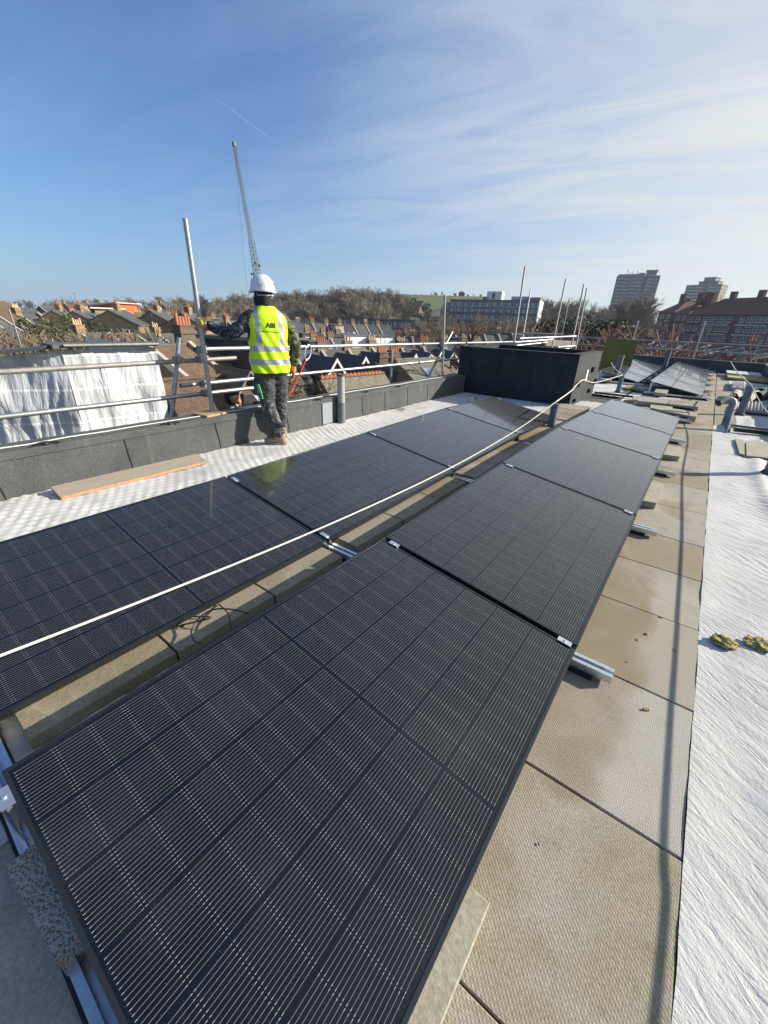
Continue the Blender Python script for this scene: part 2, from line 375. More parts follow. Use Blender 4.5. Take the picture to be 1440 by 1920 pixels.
M['bk_brown'] = mat('sooty_stock_brick', brick_fn((.145, .105, .068), (.10, .075, .05), (.14, .12, .10), 1, .4), rough=.9)
M['bk_red'] = mat('red_brick', brick_fn((.32, .085, .038), (.26, .07, .035), (.22, .15, .11), 1, .25), rough=.9)
M['bk_dark'] = mat('dark_red_brick', brick_fn((.135, .048, .034), (.11, .042, .032), (.10, .07, .06), 1, .2), rough=.9)
bw = b.build('roof_building_walls', M['bk_yellow']); tag(bw, 'brick walls of the flat-roofed building that carries the solar panels', 'building')
def grid(name, x0, x1, y0, y1, st, hf, m_, z=0, ef=None, sty=None):
    nx = max(2, int((x1-x0)/st)); ny = max(2, int((y1-y0)/(sty or st))); vs = []
    for j in range(ny+1):
        for i in range(nx+1):
            x = x0+(x1-x0)*i/nx; y = y0+(y1-y0)*j/ny
            if ef: x = ef(x, y, i, nx)
            vs.append((x, y, z+hf(x, y)))
    b = MB(); b.add(vs, [(j*(nx+1)+i, j*(nx+1)+i+1, (j+1)*(nx+1)+i+1, (j+1)*(nx+1)+i) for j in range(ny) for i in range(nx)], 0, True)
    return b.build(name, m_)
def hq(x, y):                                        # quilted weave of the left fleece
    wv = noise.noise((x*1.2, y*1.2, 3))*1.6
    a = math.sin((x*.92+y*.38)*2*math.pi/.100+wv)*math.sin((y*.92-x*.38)*2*math.pi/.120+wv*1.3)
    return -.0080*a*(.35+1.5*abs(noise.noise((x*3, y*3, 9)))) + .010*noise.noise((x*2.2, y*2.2, 1)) + .004*noise.noise((x*9, y*9, 4))
def edgeL(x, y, i, nx): return x + (.02*noise.noise((y*2, 0, 7)) if i == 0 else 0)
fl = grid('fleece_sheet', -4.215, -1.235, -1.6, 9.6, .020, hq, M['fleeceq'], .004, None, .020)
tag(fl, 'white quilted protection fleece under the left row of solar panels and along the parapet', 'fleece')
def hw(x, y):                                        # wrinkled right fleece
    u = x*.62+y*.78+.05*noise.noise((x*2.3, y*2.3, 41))+.022*noise.noise((x*7, y*7, 43)); v = x*.78-y*.62
    wv = noise.noise((x*1.5, y*1.5, 8))*2.5 + noise.noise((x*5, y*4, 2))*1.2
    a = math.sin(u*2*math.pi/.060+wv*2.2)*(.35+.9*max(0, noise.noise((x*2.7, y*1.6, 5))+.25))
    q = math.sin((x*.25+y)*2*math.pi/.11+wv)*.5
    far = min(1, max(.25, 1.2-y*.05))
    e_ = min(1, max(.12, (x-.366)*6))
    return e_*far*(.0050*a*(.5+1.3*abs(noise.noise((x*6, y*5, 21)))) + .0016*q) + .005*e_*noise.noise((x*8+y*3, y*9-x*4, 31))*abs(noise.noise((x*2, y*2, 33)))*2 + e_*.016*noise.noise((x*1.7, y*1.1, 11)) + .006*noise.noise((v*6, u*2.2, 4)) + (.020*math.exp(-((x-.93-.12*math.sin(y*.8))/.07)**2) if y < 8 else 0)
def edgeR(x, y, i, nx): return x + (.007*noise.noise((y*1.3, 0, 7)) + .003*noise.noise((y*7, 0, 3)) if i == 0 else 0)
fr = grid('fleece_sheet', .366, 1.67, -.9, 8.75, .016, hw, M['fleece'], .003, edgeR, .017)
tag(fr, 'white wrinkled fleece sheet running along the right side of the tan paving slabs', 'fleece')
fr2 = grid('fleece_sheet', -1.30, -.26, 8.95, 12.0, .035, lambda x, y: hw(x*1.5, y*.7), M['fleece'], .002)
tag(fr2, 'white fleece patch under the stacked slabs beyond the end of the right-hand panel row', 'fleece')
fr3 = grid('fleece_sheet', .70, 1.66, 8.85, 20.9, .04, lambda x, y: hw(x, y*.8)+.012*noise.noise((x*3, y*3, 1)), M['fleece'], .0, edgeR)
tag(fr3, 'crumpled white fleece on the far right part of the roof beyond the bent vent pipe', 'fleece')
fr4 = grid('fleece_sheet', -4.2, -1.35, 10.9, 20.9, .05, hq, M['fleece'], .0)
tag(fr4, 'white fleece behind the dark roof bulkhead under the far left panel array', 'fleece')
# --- paving slabs
def slab_thing(x0, x1, y0, y1, zt, th, label, m_=None, cat='paving slab', group=None, gap=.004, nm='paving_slab', rz=0):
    cx, cy = (x0+x1)/2, (y0+y1)/2; b = MB(); a, c = (x1-x0)/2-gap, (y1-y0)/2-gap; e = .003
    b.add([(-a, -c, -th), (a, -c, -th), (a, c, -th), (-a, c, -th), (-a, -c, -e), (a, -c, -e), (a, c, -e), (-a, c, -e), (-a+e, -c+e, 0), (a-e, -c+e, 0), (a-e, c-e, 0), (-a+e, c-e, 0)],
          [(3,2,1,0), (0,1,5,4), (1,2,6,5), (2,3,7,6), (3,0,4,7), (4,5,9,8), (5,6,10,9), (6,7,11,10), (7,4,8,11), (8,9,10,11)])
    o = b.build(nm, m_ or M['paver']); o.location = (cx, cy, zt); o.rotation_euler = (random.uniform(-.003, .003), random.uniform(-.003, .003), rz)
    return tag(o, label, cat, group)
random.seed(4)
ya = [-.78, -.17, .44, 1.07, 1.72, 2.34, 2.91, 3.47, 4.19, 4.91, 5.53, 6.15, 6.77, 7.39, 8.01, 8.63]
while ya[-1] < 20.7: ya.append(ya[-1]+.62)
for i in range(len(ya)-1):
    nm_ = ORD[i] if i < len(ORD) else 'far'
    g = .0020 if i not in (2, 3, 6) else .0038
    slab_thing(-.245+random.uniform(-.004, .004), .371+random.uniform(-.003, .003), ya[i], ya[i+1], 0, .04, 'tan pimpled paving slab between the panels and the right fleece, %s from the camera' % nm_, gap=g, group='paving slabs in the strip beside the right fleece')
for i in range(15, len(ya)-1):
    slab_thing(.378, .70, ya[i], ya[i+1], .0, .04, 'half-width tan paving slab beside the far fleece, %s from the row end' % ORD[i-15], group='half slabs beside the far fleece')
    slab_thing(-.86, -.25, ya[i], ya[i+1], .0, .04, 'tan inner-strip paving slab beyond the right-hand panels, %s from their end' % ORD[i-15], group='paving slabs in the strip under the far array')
k_ = 0
for r_i in range(-1, 5):
    ry = -.086+1.742*r_i
    for q_i in range(3):
        j = random.uniform(-.01, .01); y_a = ry+.085+q_i*.533; k_ += 1
        if y_a < -.8: continue
        slab_thing(-2.10+j, -1.497+j, y_a, y_a+.53, .064, .052, 'ochre ballast slab along the left panel row edge, %s from the camera' % ORD[k_-2], group='ballast slabs between the two panel rows', gap=.003)
slab_thing(-.62, -.045, .02, .605, .046, .04, 'pale cream block slab poking out from under the near right corner of the nearest panel', M['paver_pale'], 'paving slab')
slab_thing(-1.30, -.60, -.55, .10, .0, .045, 'grey paving slab at the bottom left corner of the picture beside the porous block', M['concrete'], 'paving slab')
slab_thing(-2.0, -1.33, -.60, -.15, .03, .04, 'smooth pale slab edge at the far bottom left under the nearest rail', M['paver_pale'], 'paving slab')
pb = MB(); pb.box((0, 0, 0), (.30, .13, .11)); pbo = pb.build('concrete_block', M['porous'])
pbo.location = (-.93, -.068, .057); pbo.rotation_euler = (0, 0, R(4)); tag(pbo, 'grey porous concrete block tucked under the near short edge of the closest panel', 'block')
def quad_thing(px, zt, th, label, cat, m_, name, group=None, subd=False):
    pts = [PZ(x, y, zt) for x, y in px]; c = sum(pts, Vector())/4; b = MB()
    q = [p-c for p in pts]
    if (q[1]-q[0]).cross(q[3]-q[0]).z < 0: q = q[::-1]
    b.slab(*q, th); o = b.build(name, m_); o.location = c; return tag(o, label, cat, group)
quad_thing([(1221, 901), (1246, 907), (1231, 943), (1203, 938)], .062, .058, 'pale ballast block beside the right-hand panel row, between the second and third rail ends', 'block', M['paver_pale'], 'ballast_block')
quad_thing([(1252, 835), (1279, 839), (1274.5, 856), (1243, 852)], .062, .058, 'pale ballast block beside the right-hand panel row, between the third and fourth rail ends', 'block', M['paver_pale'], 'ballast_block')
# --- parapets
def parapet(name, label, x0, x1, y0, y1, z1, joints=None, face=None, seam=True):
    t_ = thing(name, label, 'parapet', ((x0+x1)/2, (y0+y1)/2, 0)); ox, oy = t_.location.x, t_.location.y
    b = MB(); b.bb(x0-ox, x1-ox, y0-oy, y1-oy, -.3, z1); b.build('wall', M['felt'], t_)
    b = MB(); b.bb(x0-.012-ox, x1+.012-ox, y0-oy-.004, y1-oy+.004, z1-.055, z1+.012); b.build('capping', M['felt'], t_)
    for j in (joints or []):
        b = MB(); pts = []
        for k in range(9):
            z = .01+(z1-.07)*k/8; pts.append((face-ox+.003, j-oy+.012*noise.noise((j*9, z*6, 1))+.03*(.5-k/8), z))
        b.path(pts, .0045, 6); b.build('tar_joint', M['tar'], t_)
    return t_
pl = parapet('parapet', 'dark grey mineral felt parapet running along the left edge of the roof behind the worker', -4.48, -4.22, -2.2, 8.6, .372, [-.45, .52, 1.50, 2.46, 3.48, 4.25, 5.02, 5.62, 6.3, 7.0, 7.7], -4.22)
parapet('parapet', 'dark felt-covered parapet across the far end of the roof', -4.48, 1.94, 21.1, 21.4, .42)
parapet('parapet', 'dark felt-covered parapet along the right edge of the roof', 1.68, 1.94, -2.2, 21.1, .42)
parapet('parapet', 'dark felt parapet behind the roof bulkhead on the left edge', -4.48, -4.22, 10.6, 21.1, .372)
for pts, lb in (([(-4.32, -1+.3*k, .392+.008*noise.noise((k*.9, 1, 2))) for k in range(32)], 'thin white cable lying along the top of the left parapet'),):
    pts = [(p[0]+.03*noise.noise((p[1]*.9, 3, 1)), p[1], p[2]) for p in pts]
    b = MB(); b.path(pts, .006, 6); tag(b.build('cable', M['whitecable']), lb, 'cable')
for i, (px, py) in enumerate([(85, 832), (318, 794), (599, 748), (690, 733), (750, 723)]):
    p = PZ(px, py, .395); b = MB()
    b.path([p+Vector((.0, -.09, 0)), p+Vector((.02, -.03, .02)), p+Vector((-.01, .02, .012)), p+Vector((.03, .09, .0))], .008, 6)
    b.ell(p, (.018, .03, .014), 8, 6); tag(b.build('cable_clip', M['blackpl']), 'black cable clip on top of the left parapet, %s from the left' % ORD[i], 'clip', 'cable clips on the left parapet')
M['bfelt'] = noisy('black_torch_felt', (.006, .009, .012), (.026, .03, .032), 6, .8, bstr=.5, bdist=.006, fine=50, space='pos')
# --- bulkhead box
bx = thing('roof_bulkhead', 'big black felt-covered square bulkhead standing at the end of the left panel row', 'bulkhead', (-3.1, 9.6, 0))
x0, x1, y0, y1, h = -4.42+3.1, -1.93+3.1, 8.58-9.6, 10.55-9.6, .955
b = MB()
for a in ((x0, x1, y0, y0+.16), (x0, x1, y1-.16, y1), (x0, x0+.16, y0+.16, y1-.16), (x1-.16, x1, y0+.16, y1-.16)): b.bb(a[0], a[1], a[2], a[3], -.04, h)
b.build('wall', M['bfelt'], bx)
b = MB(); b.bb(x0+.16, x1-.16, y0+.16, y1-.16, .62, .66); b.build('inner_deck', M['felt'], bx)
b = MB()
for k in range(30):
    xx = x0+.04+(x1-x0-.08)*k/29; ln = .03+.07*random.random()
    b.box((xx, y0-.006, h-ln/2-.004), (.03, .012, ln))
for (a0, a1, c0, c1) in ((x0, x1, y0, y0+.16), (x0, x1, y1-.16, y1), (x1-.16, x1, y0+.16, y1-.16), (x0, x0+.16, y0+.16, y1-.16)): b.bb(a0-.008, a1+.008, c0-.008+.001, c1+.008, h, h+.012)
b.build('torn_felt_edge', M['bfelt'], bx)
for xx in (-1.05, -.4, .3): b = MB(); b.path([(xx, y0-.006, 0), (xx+.02, y0-.006, .5), (xx, y0-.006, .85)], .006, 5); b.build('seam', M['tar'], bx)
for (yy, zz, s_) in ((.28, .62, .09), (.40, .17, .07), (-.72, .42, .1), (-.75, .1, .06), (.86, .33, .1)):
    b = MB(); b.box((x1+.025, yy, zz), (.05, s_, s_*1.1)); b.build('socket_box', M['blackpl'], bx)
b = MB(); b.box((x1+.006, -.1, .52), (.008, .12, .24)); b.build('white_notice', mat('notice', color=(.6, .6, .58), rough=.6), bx)
# ================================================================ solar panels
zo = [0, 0, .035, .062, .005, -.024, -.03]
def make_panel():
    t_ = thing('solar_panel', '', 'solar panel')
    b = MB(); f = .011; hgt = .032
    b.bb(-W_, -W_+f, 0, L_, -hgt, 0); b.bb(-f, 0, 0, L_, -hgt, 0)
    b.bb(-W_+f, -f, 0, f, -hgt, -.0006); b.bb(-W_+f, -f, L_-f, L_, -hgt, -.0006)
    b.build('frame', M['pframe'], t_)
    b = MB(); b.bb(-W_+f, -f, f, L_-f, -.007, -.0025); b.build('glass', M['glass'], t_)
    for yy in (.35, .86, 1.37): b = MB(); b.box((-W_/2, yy, -.018), (.09, .07, .018)); b.build('junction_box', M['blackpl'], t_)
    return t_
P0 = make_panel(); used = [0]
def place_panel(x, y, z, tilt, dz, label, group):
    o = P0 if not used[0] else copy_tree(P0); used[0] = 1
    o.location = (x, y, z); o.rotation_euler = (math.atan(dz/L_), R(tilt), 0); o['label'] = label; o['group'] = group
    return o
PITCHY = 1.742
XR, YR, XL, YL = -.104, -.068, -1.660, -.104
for n in range(5): place_panel(XR, YR+n*PITCHY+(.01 if n else -.004), .1+zo[n], 8.5, zo[n+1]-zo[n], 'black solar panel, %s from the camera in the right-hand row' % ORD[n], 'solar panels in the right-hand row')
for n in range(4): place_panel(XL, YL+n*PITCHY+.01, .1+zo[n], 8.5, zo[n+1]-zo[n], 'black solar panel, %s from the camera in the left-hand row beside the fleece' % ORD[n], 'solar panels in the left-hand row')
for n in range(5): place_panel(.12, 12.0+n*PITCHY, .10, 10.5, 0, 'solar panel of the far right array near the end parapet, %s from the camera' % ORD[n], 'solar panels of the far right array')
for n in range(4): place_panel(-1.38, 13.6+n*PITCHY, .10, 10.5, 0, 'solar panel of the far left array behind the bulkhead, %s from the camera' % ORD[n], 'solar panels of the far left array')
def rail(xa, xb, y, label, rows, zb=.022, far=False, dz=0):
    t_ = thing('mounting_rail', label, 'mounting rail', (xa, y, 0), 0, 'galvanised mounting rails under the panels')
    Ln = xb-xa; b = MB()                                    # channel profile along +x
    b.bb(0, Ln, -.030, .030, zb, zb+.003); b.bb(0, Ln, -.030, -.027, zb+.003, zb+.038); b.bb(0, Ln, .027, .030, zb+.003, zb+.038)
    b.bb(0, Ln, -.027, -.010, zb+.035, zb+.038); b.bb(0, Ln, .010, .027, zb+.035, zb+.038)
    b.build('channel', M['alu'], t_)
    b = MB(); b.bb(.03, Ln-.07, -.042, .036, .001, zb-.001); b.build('rubber_pad', M['rubber'], t_)
    b = MB(); b.tube((Ln-.045, 0, zb+.003), (Ln-.045, 0, zb+.016), .007, 6); b.build('bolt', M['clamp_steel'], t_)
    for xl, tl in rows:
        s_, c_ = math.sin(R(tl)), math.cos(R(tl))
        for u in (.055, W_-.085):
            b = MB(); cx = xl-u*c_-xa; cz = .1+dz+u*s_
            b.box((cx, 0, cz+.004), (.062, .030, .005), ry=R(tl)); b.box((cx, 0, cz-.012), (.055, .012, .03), ry=R(tl))
            b.tube((cx, 0, cz+.004), (cx+.0, 0, cz+.011), .006, 6); b.build('clamp', M['alu'], t_)
        xs = xl-(W_-.05)*c_-xa; zs = .1+(W_-.05)*s_-.036+dz
        b = MB(); b.bb(xs-.02, xs+.02, -.018, -.014, zb+.03, zs); b.bb(xs-.02, xs+.02, .014, .018, zb+.03, zs); b.bb(xs-.02, xs-.017, -.014, .014, zb+.03, zs)
        b.build('upright', M['alu'], t_)
        if dz > .01 or far:
            b = MB(); b.bb(xl-.05-xa, xl-.01-xa, -.015, .015, zb+.038, .066+dz); b.build('packer', M['rubber'], t_)
    return t_
for n in range(6):
    yy = (YR+YL)/2+n*PITCHY
    if n < 5: rail(-2.86, .062 if n else .04, yy, 'aluminium mounting rail crossing under both near panel rows, %s from the camera' % ORD[n], [(XR, 8.5), (XL, 8.5)], dz=zo[n])
    else: rail(-1.3, .06, yy, 'aluminium mounting rail under the far end of the right-hand row', [(XR, 8.5)], dz=zo[n])
for n in range(6): rail(-1.05, .30, 12.0+n*PITCHY-.01, 'mounting rail under the far right array, %s from the camera' % ORD[n], [(.12, 10.5)], far=True)
for n in range(5): rail(-2.55, -1.25, 13.6+n*PITCHY-.01, 'mounting rail under the far left array, %s from the camera' % ORD[n], [(-1.38, 10.5)], far=True)
# short loose rail ends sticking out between main rails on the right
for i, (px, py) in enumerate([(1262, 878), (1276, 826), (1285, 800)]):
    pass
# ================================================================ loose things on the roof
def pipe_post(label, base, top, r=.055, m_='greylead', cap=True, clip=False):
    t_ = thing('vent_post', label, 'vent post', base); d = Vector(top)-Vector(base)
    b = MB(); b.path([Vector((0, 0, -.04)), d*.5, d], r, 20, cap=False); b.path([d, d*.6], r*.88, 20, cap=True); b.build('pipe', M[m_], t_)
    b = MB(); b.path([d*.90, d*1.0+Vector((0, 0, .004))], r*1.12, 20, cap=False)
    b.build('collar', M[m_], t_)
    b = MB(); b.path([Vector((0, 0, 0)), Vector((0, 0, .05))], [r*1.7, r*1.08], 20, cap=False); b.build('flashing', M['felt'], t_)
    return t_
def up(px, py, h): g = PZ(px, py); return g, g+Vector((0, 0, h))
g, tp = up(627, 790, .68); g.x = -4.14
v = thing('vent_pipe', 'tall pale grey vent pipe standing against the left parapet right of the worker', 'vent pipe', (-4.15, 4.45, 0))
b = MB(); b.path([(0, 0, 0), (0, 0, .30)], .062, 24, cap=False); b.build('lower_sleeve', M['greylead'], v)
b = MB(); b.path([(0, 0, .28), (0, 0, .70)], .054, 24, cap=False); b.path([(0, 0, .70), (0, 0, .4)], .048, 24); b.build('pipe', mat('pale_pipe', color=(.33, .33, .31), rough=.55), v)
b = MB()
for k in range(14):
    a = 2*math.pi*k/14; b.box((.057*math.cos(a), .057*math.sin(a), .70-.02*random.random()), (.006, .026, .03), a)
b.build('torn_rim', M['felt'], v)
b = MB(); b.box((0, 0, 0), (.012, .20, .30)); o = b.build('felt_patch', mat('metal_patch', color=(.30, .33, .36), rough=.5, metal=.4), pl, (-4.212+4.35, 4.22-3.2, .17))
pipe_post('short grey post with the white rope on top beyond the left panel row', *up(1031, 807, .40), .055)
pipe_post('short grey post carrying the rope just behind the bulkhead, second of the left rope line', *up(1158, 736, .39), .052)
pipe_post('tall grey vent pipe standing left of the far left array', *up(1153, 713, .71), .075)
pipe_post('tall grey vent pipe standing between the two far arrays', *up(1243, 697, .74), .075)
pipe_post('small grey rope post in front of the leaning insulation board', *up(1137, 689, .36), .055)
pipe_post('far grey rope post beside the white fleece near the end parapet', *up(1362, 699, .40), .06)
pipe_post('dark grey rope post behind the bent vent pipe among the rolled felt', *up(1386, 778, .53), .06)
pipe_post('grey rope post at the right edge of the picture on the fleece', *up(1440, 890, .44), .052)
cv = thing('bent_vent_pipe', 'grey gooseneck vent pipe with a downturned outlet standing on the right fleece', 'vent pipe', PZ(1357, 808))
D0 = (PZ(1357, 808)-O).dot(_fw); o0 = Vector(cv.location)
p1 = PC(1365, 783, D0)-o0; p2 = PC(1372, 763, D0)-o0
b = MB(); b.path([(0, 0, -.02), p1*.5, p1], .061, 24, cap=False); b.build('lower_pipe', M['greylead'], cv)
arc = [p1*.93] + [PC(x, y, D0)-o0 for x, y in ((1369, 772), (1374.5, 760), (1374, 752.5), (1369.5, 749), (1363, 749), (1356, 751), (1346.5, 756))]
b = MB(); b.path(arc, [.056, .057, .057, .055, .053, .052, .050, .053], 24, cap=False)
b.build('elbow', M['greyplastic'], cv)
b = MB(); b.path([(-.01, 0, 0), (.03, -.03, .05)], [.12, .062], 18, cap=False); b.build('fleece_collar', M['fleece'], cv)
def rope_thing(pts, label, r=.011, m_='rope', nm='rope', n=24):
    pts = [Vector(p) for p in pts]; out = []
    for i in range(len(pts)-1):
        p0, p1_, p2_, p3 = pts[max(i-1, 0)], pts[i], pts[i+1], pts[min(i+2, len(pts)-1)]
        for k in range(n):
            s = k/n; out.append(.5*((2*p1_)+(-p0+p2_)*s+(2*p0-5*p1_+4*p2_-p3)*s*s+(-p0+3*p1_-3*p2_+p3)*s**3))
    out.append(pts[-1]); b = MB(); b.path(out, r, 8); return tag(b.build(nm, M[m_]), label, nm.replace('_', ' '))
ptop = up(1036-5, 807, .425)[1]
rope_thing([(-1.56, -1.2, .55), (-1.555, .035, .40), (-1.55, 1.48, .295), (-1.565, 3.15, .25), (-1.59, 4.9, .30), ptop], 'off-white lifeline rope stretched over the left panel row to the first grey post', .0054)
p_b = Vector((-1.90, 9.1, .47)); p3 = up(1158, 736, .41)[1]; p4 = up(1137, 689, .38)[1]
rope_thing([ptop, (ptop+p_b)/2-Vector((0, 0, .03)), p_b, (-1.88, 10.3, .32), p3], 'off-white rope running from the first grey post past the side of the bulkhead', .010)
rope_thing([p3, (p3+p4)/2-Vector((0, 0, .08)), p4], 'far piece of white rope between two posts behind the bulkhead', .012)
rt = up(1362, 699, .42)[1]; rr = up(1386, 778, .55)[1]; rq = up(1440, 890, .46)[1]
rope_thing([rt, (rt+rr)/2-Vector((0, 0, .06)), rr], 'far piece of the right-hand rope down to the dark post among the felt rolls', .012)
rope_thing([rr, (rr+rq)/2-Vector((0, 0, .05)), rq, (.83, 3.9, .36), (.875, 1.75, .34), (.90, 1.2, .34), (.95, -.9, .40)], 'right-hand lifeline rope that runs along the right fleece towards the camera', .0065)
# timber plank at the parapet foot
pk = thing('timber_plank', 'rough timber plank with a bright cut edge lying at the foot of the left parapet', 'plank', (-3.985, 1.45, .040), R(-1))
b = MB(); b.bb(-.09, .11, -.64, .64, -.015, .015); o = b.build('board', M['wood'], pk); o.rotation_euler = (0, R(10), 0)
b = MB(); b.bb(.1105, .114, -.635, .56, -.0145, .0145); o = b.build('cut_edge', M['woodcut'], pk); o.rotation_euler = (0, R(10), 0)
b = MB(); b.box((0, 0, 0), (.24, .26, .022)); o = b.build('timber_offcut', [M['woodcut']]); o.location = (-4.36, 2.48, .396); o.rotation_euler = (0, 0, R(8)); tag(o, 'splintered timber offcut under the foot of the scaffold pole on the parapet', 'offcut')
# wool lumps
for px, py, s, lb in ((1358, 1203, 1.0, 'lump of yellow-green mineral wool on the right fleece, left one of the pair'), (1424, 1208, 1.1, 'lump of yellow-green mineral wool on the right fleece at the picture edge')):
    p = PZ(px, py, .02); bm = bmesh.new(); bmesh.ops.create_icosphere(bm, subdivisions=4, radius=1)
    for v_ in bm.verts:
        k = 1+.5*noise.noise(v_.co*2.2+Vector((px, 0, 0)))+.22*noise.noise(v_.co*7); v_.co = Vector((v_.co.x*.052*k, v_.co.y*.042*k, v_.co.z*.020*k))*s
    me = bpy.data.meshes.new('mineral_wool'); bm.to_mesh(me); bm.free(); me.materials.append(M['wool']); o = bpy.data.objects.new('mineral_wool', me); C.objects.link(o); o.location = p; tag(o, lb, 'mineral wool')
for i, (px, py, s) in enumerate([(1214, 1188, .014), (1240, 1157, .010), (1212, 1330, .014), (1268, 1218, .012), (1010, 1582, .005), (1196, 1199, .007), (1178, 1240, .006)]):
    p = PZ(px, py, .004); b = MB(); b.box((0, 0, 0), (s*1.6, s*.7, s*.5), random.uniform(0, 3)); o = b.build('wool_scrap', M['wool'] if i != 4 else M['blackpl']); o.location = p
    tag(o, ('small yellow scrap of wool on the tan slabs, %s of the scattered bits' % ORD[i]) if i != 4 else 'tiny dark stone chip on the large tan slab near the camera', 'scrap')
# cables
def cable(pts, label, r=.004): return rope_thing(pts, label, r, 'blackpl', 'cable', 8)
cable([PZ(410, 1133, .07), PZ(427, 1150, .13), PZ(426, 1176, .14)+Vector((.03, 0, 0))], 'short black cable hanging over the ballast slabs between the rows', .0035)
cable([PZ(466, 1151, .16), PZ(438, 1143, .17), PZ(400, 1143, .15), PZ(372, 1160, .12), PZ(359, 1182, .10), PZ(363, 1200, .12), PZ(377, 1206, .16)], 'black cable loop between the two near panel rows', .0035)
cable([PZ(362, 1156, .08), PZ(395, 1158, .075), PZ(340, 1172, .072), PZ(345, 1174, .08)], 'black cable with a bare end on the ballast slab', .0035)
cable([PZ(900, 770, .24), PZ(886, 762, .26), PZ(880, 752, .27), PZ(890, 747, .28), PZ(897, 756, .27), PZ(884, 758, .27), PZ(876, 750, .27), PZ(893, 746, .28), PZ(900, 764, .26)], 'coiled black cable lying on the last panel of the left row', .006)
cable([PZ(760, 768, .01), PZ(747, 764, .02), PZ(732, 766, .02), PZ(735, 762, .02), PZ(756, 771, .015)], 'grey cable coil on the left fleece beside the third panel', .006)
cable([PZ(1318, 740, .06), PZ(1326, 735, .08), PZ(1331, 742, .03), PZ(1315, 733, .06)], 'tangle of black cable at the near corner of the far right array', .008)
# slabs, sheets and rails beyond the right row
quad_thing([(1201, 743), (1258, 748), (1250, 757), (1192, 751)], .10, .08, 'ochre slab of the double slab pile in front of the far right array, left one', 'paving slab', M['paver'], 'paving_slab')
quad_thing([(1259, 748), (1313, 753), (1310, 763), (1252, 757)], .10, .08, 'ochre slab of the double slab pile in front of the far right array, right one', 'paving slab', M['paver'], 'paving_slab')
quad_thing([(1176, 721), (1196, 723), (1190, 729), (1170, 727)], .06, .05, 'brown paving slab beside the tall vent pipe, left of two', 'paving slab', M['paver'], 'paving_slab')
quad_thing([(1197, 723), (1220, 726), (1214, 733), (1191, 730)], .06, .05, 'brown paving slab beside the tall vent pipe, right of two', 'paving slab', M['paver'], 'paving_slab')
quad_thing([(1160, 752), (1186, 747), (1196, 756), (1172, 759)], .05, .04, 'tan slab just beyond the last panel of the right row', 'paving slab', M['paver'], 'paving_slab')
quad_thing([(1222, 756), (1300, 770), (1296, 780), (1218, 764)], .06, .04, 'pale grey board lying behind the last panel of the right row', 'board', M['paver_pale'], 'cement_board')
quad_thing([(1196, 762), (1222, 764), (1214, 771), (1190, 766)], .05, .035, 'small tan slab behind the last right-row panel', 'paving slab', M['paver'], 'paving_slab')
quad_thing([(1296, 772), (1309, 773), (1306, 781), (1293, 780)], .13, .10, 'brown brick-shaped block behind the last panel of the right row', 'block', M['wood'], 'timber_block')
quad_thing([(1187, 743), (1199, 744), (1197, 750), (1186, 749)], .13, .10, 'dark brown block on the white fleece beyond the right row', 'block', M['wood'], 'timber_block')
quad_thing([(1232, 727), (1254, 730), (1250, 738), (1226, 735)], .15, .07, 'brown block under the raised near end of the far right array', 'block', M['wood'], 'timber_block')
quad_thing([(1130, 704), (1150, 706), (1146, 712), (1125, 710)], .12, .07, 'brown block under the near end of the far left array', 'block', M['wood'], 'timber_block')
def bar(pa, pb, z, label, s_=.05, m_='rubber'):
    a, c = PZ(*pa, z), PZ(*pb, z); d = c-a; b = MB(); b.box((0, 0, 0), (d.length, s_, s_*.8), 0); o = b.build('loose_rail', M[m_]); o.location = (a+c)/2; o.rotation_euler = (0, 0, math.atan2(d.y, d.x)); tag(o, label, 'rail')
bar((1205, 739), (1323, 749), .06, 'long dark rail lying in front of the far right array')
bar((1115, 736), (1187, 744), .05, 'dark rail lying on the white fleece at the foot of the bulkhead')
bar((1262, 763), (1300, 768), .12, 'short black rail piece on the pale grey board', .06)
bar((1172, 715), (1225, 719), .05, 'dark rail lying near the tall vent pipe')
# right-hand clutter
quad_thing([(1378, 822), (1396, 826), (1396, 852), (1387, 850)], .03, .02, 'narrow pale grey tile on the right fleece, left of two', 'tile', M['paver_pale'], 'grey_tile')
quad_thing([(1399, 827), (1475, 829), (1475, 862), (1400, 854)], .03, .02, 'large pale grey tile on the right fleece at the picture edge', 'tile', M['paver_pale'], 'grey_tile')
quad_thing([(1370, 762), (1410, 764), (1440, 772), (1392, 776)], .02, .015, 'flat grey board on the fleece beside the bent vent pipe', 'board', M['paver_pale'], 'cement_board')
bar((1376, 805), (1470, 815), .05, 'black edging strip lying across the fleece right of the bent vent pipe', .07, 'blackpl')
bar((1370, 797), (1460, 808), .03, 'thin grey strip behind the black edging strip on the right fleece', .04, 'greylead')
bar((1385, 770), (1408, 773), .02, 'short dark batten on the fleece near the corrugated sheet', .03)
def corr(px, z, label):
    a, b_, c_, d_ = [PZ(x, y, z) for x, y in px]; b = MB(); n = 120; vs = []
    for i in range(n+1):
        u = i/n; h = Vector((0, 0, .028*math.sin(u*2*math.pi*14)))
        vs += [a.lerp(b_, u)+h, d_.lerp(c_, u)+h]
    b.add(vs, [(2*i, 2*i+2, 2*i+3, 2*i+1) for i in range(n)] , 0, True)
    o = b.build('corrugated_sheet', M['fleece']); md = o.modifiers.new('s', 'SOLIDIFY'); md.thickness = .012; tag(o, label, 'sheet')
corr([(1380, 767), (1475, 778), (1470, 752), (1383, 755)], .08, 'white corrugated roofing sheet lying right of the bent vent pipe')
corr([(1372, 728), (1395, 729), (1398, 716), (1374, 715)], .08, 'small brown-tinged corrugated sheet on the far fleece')
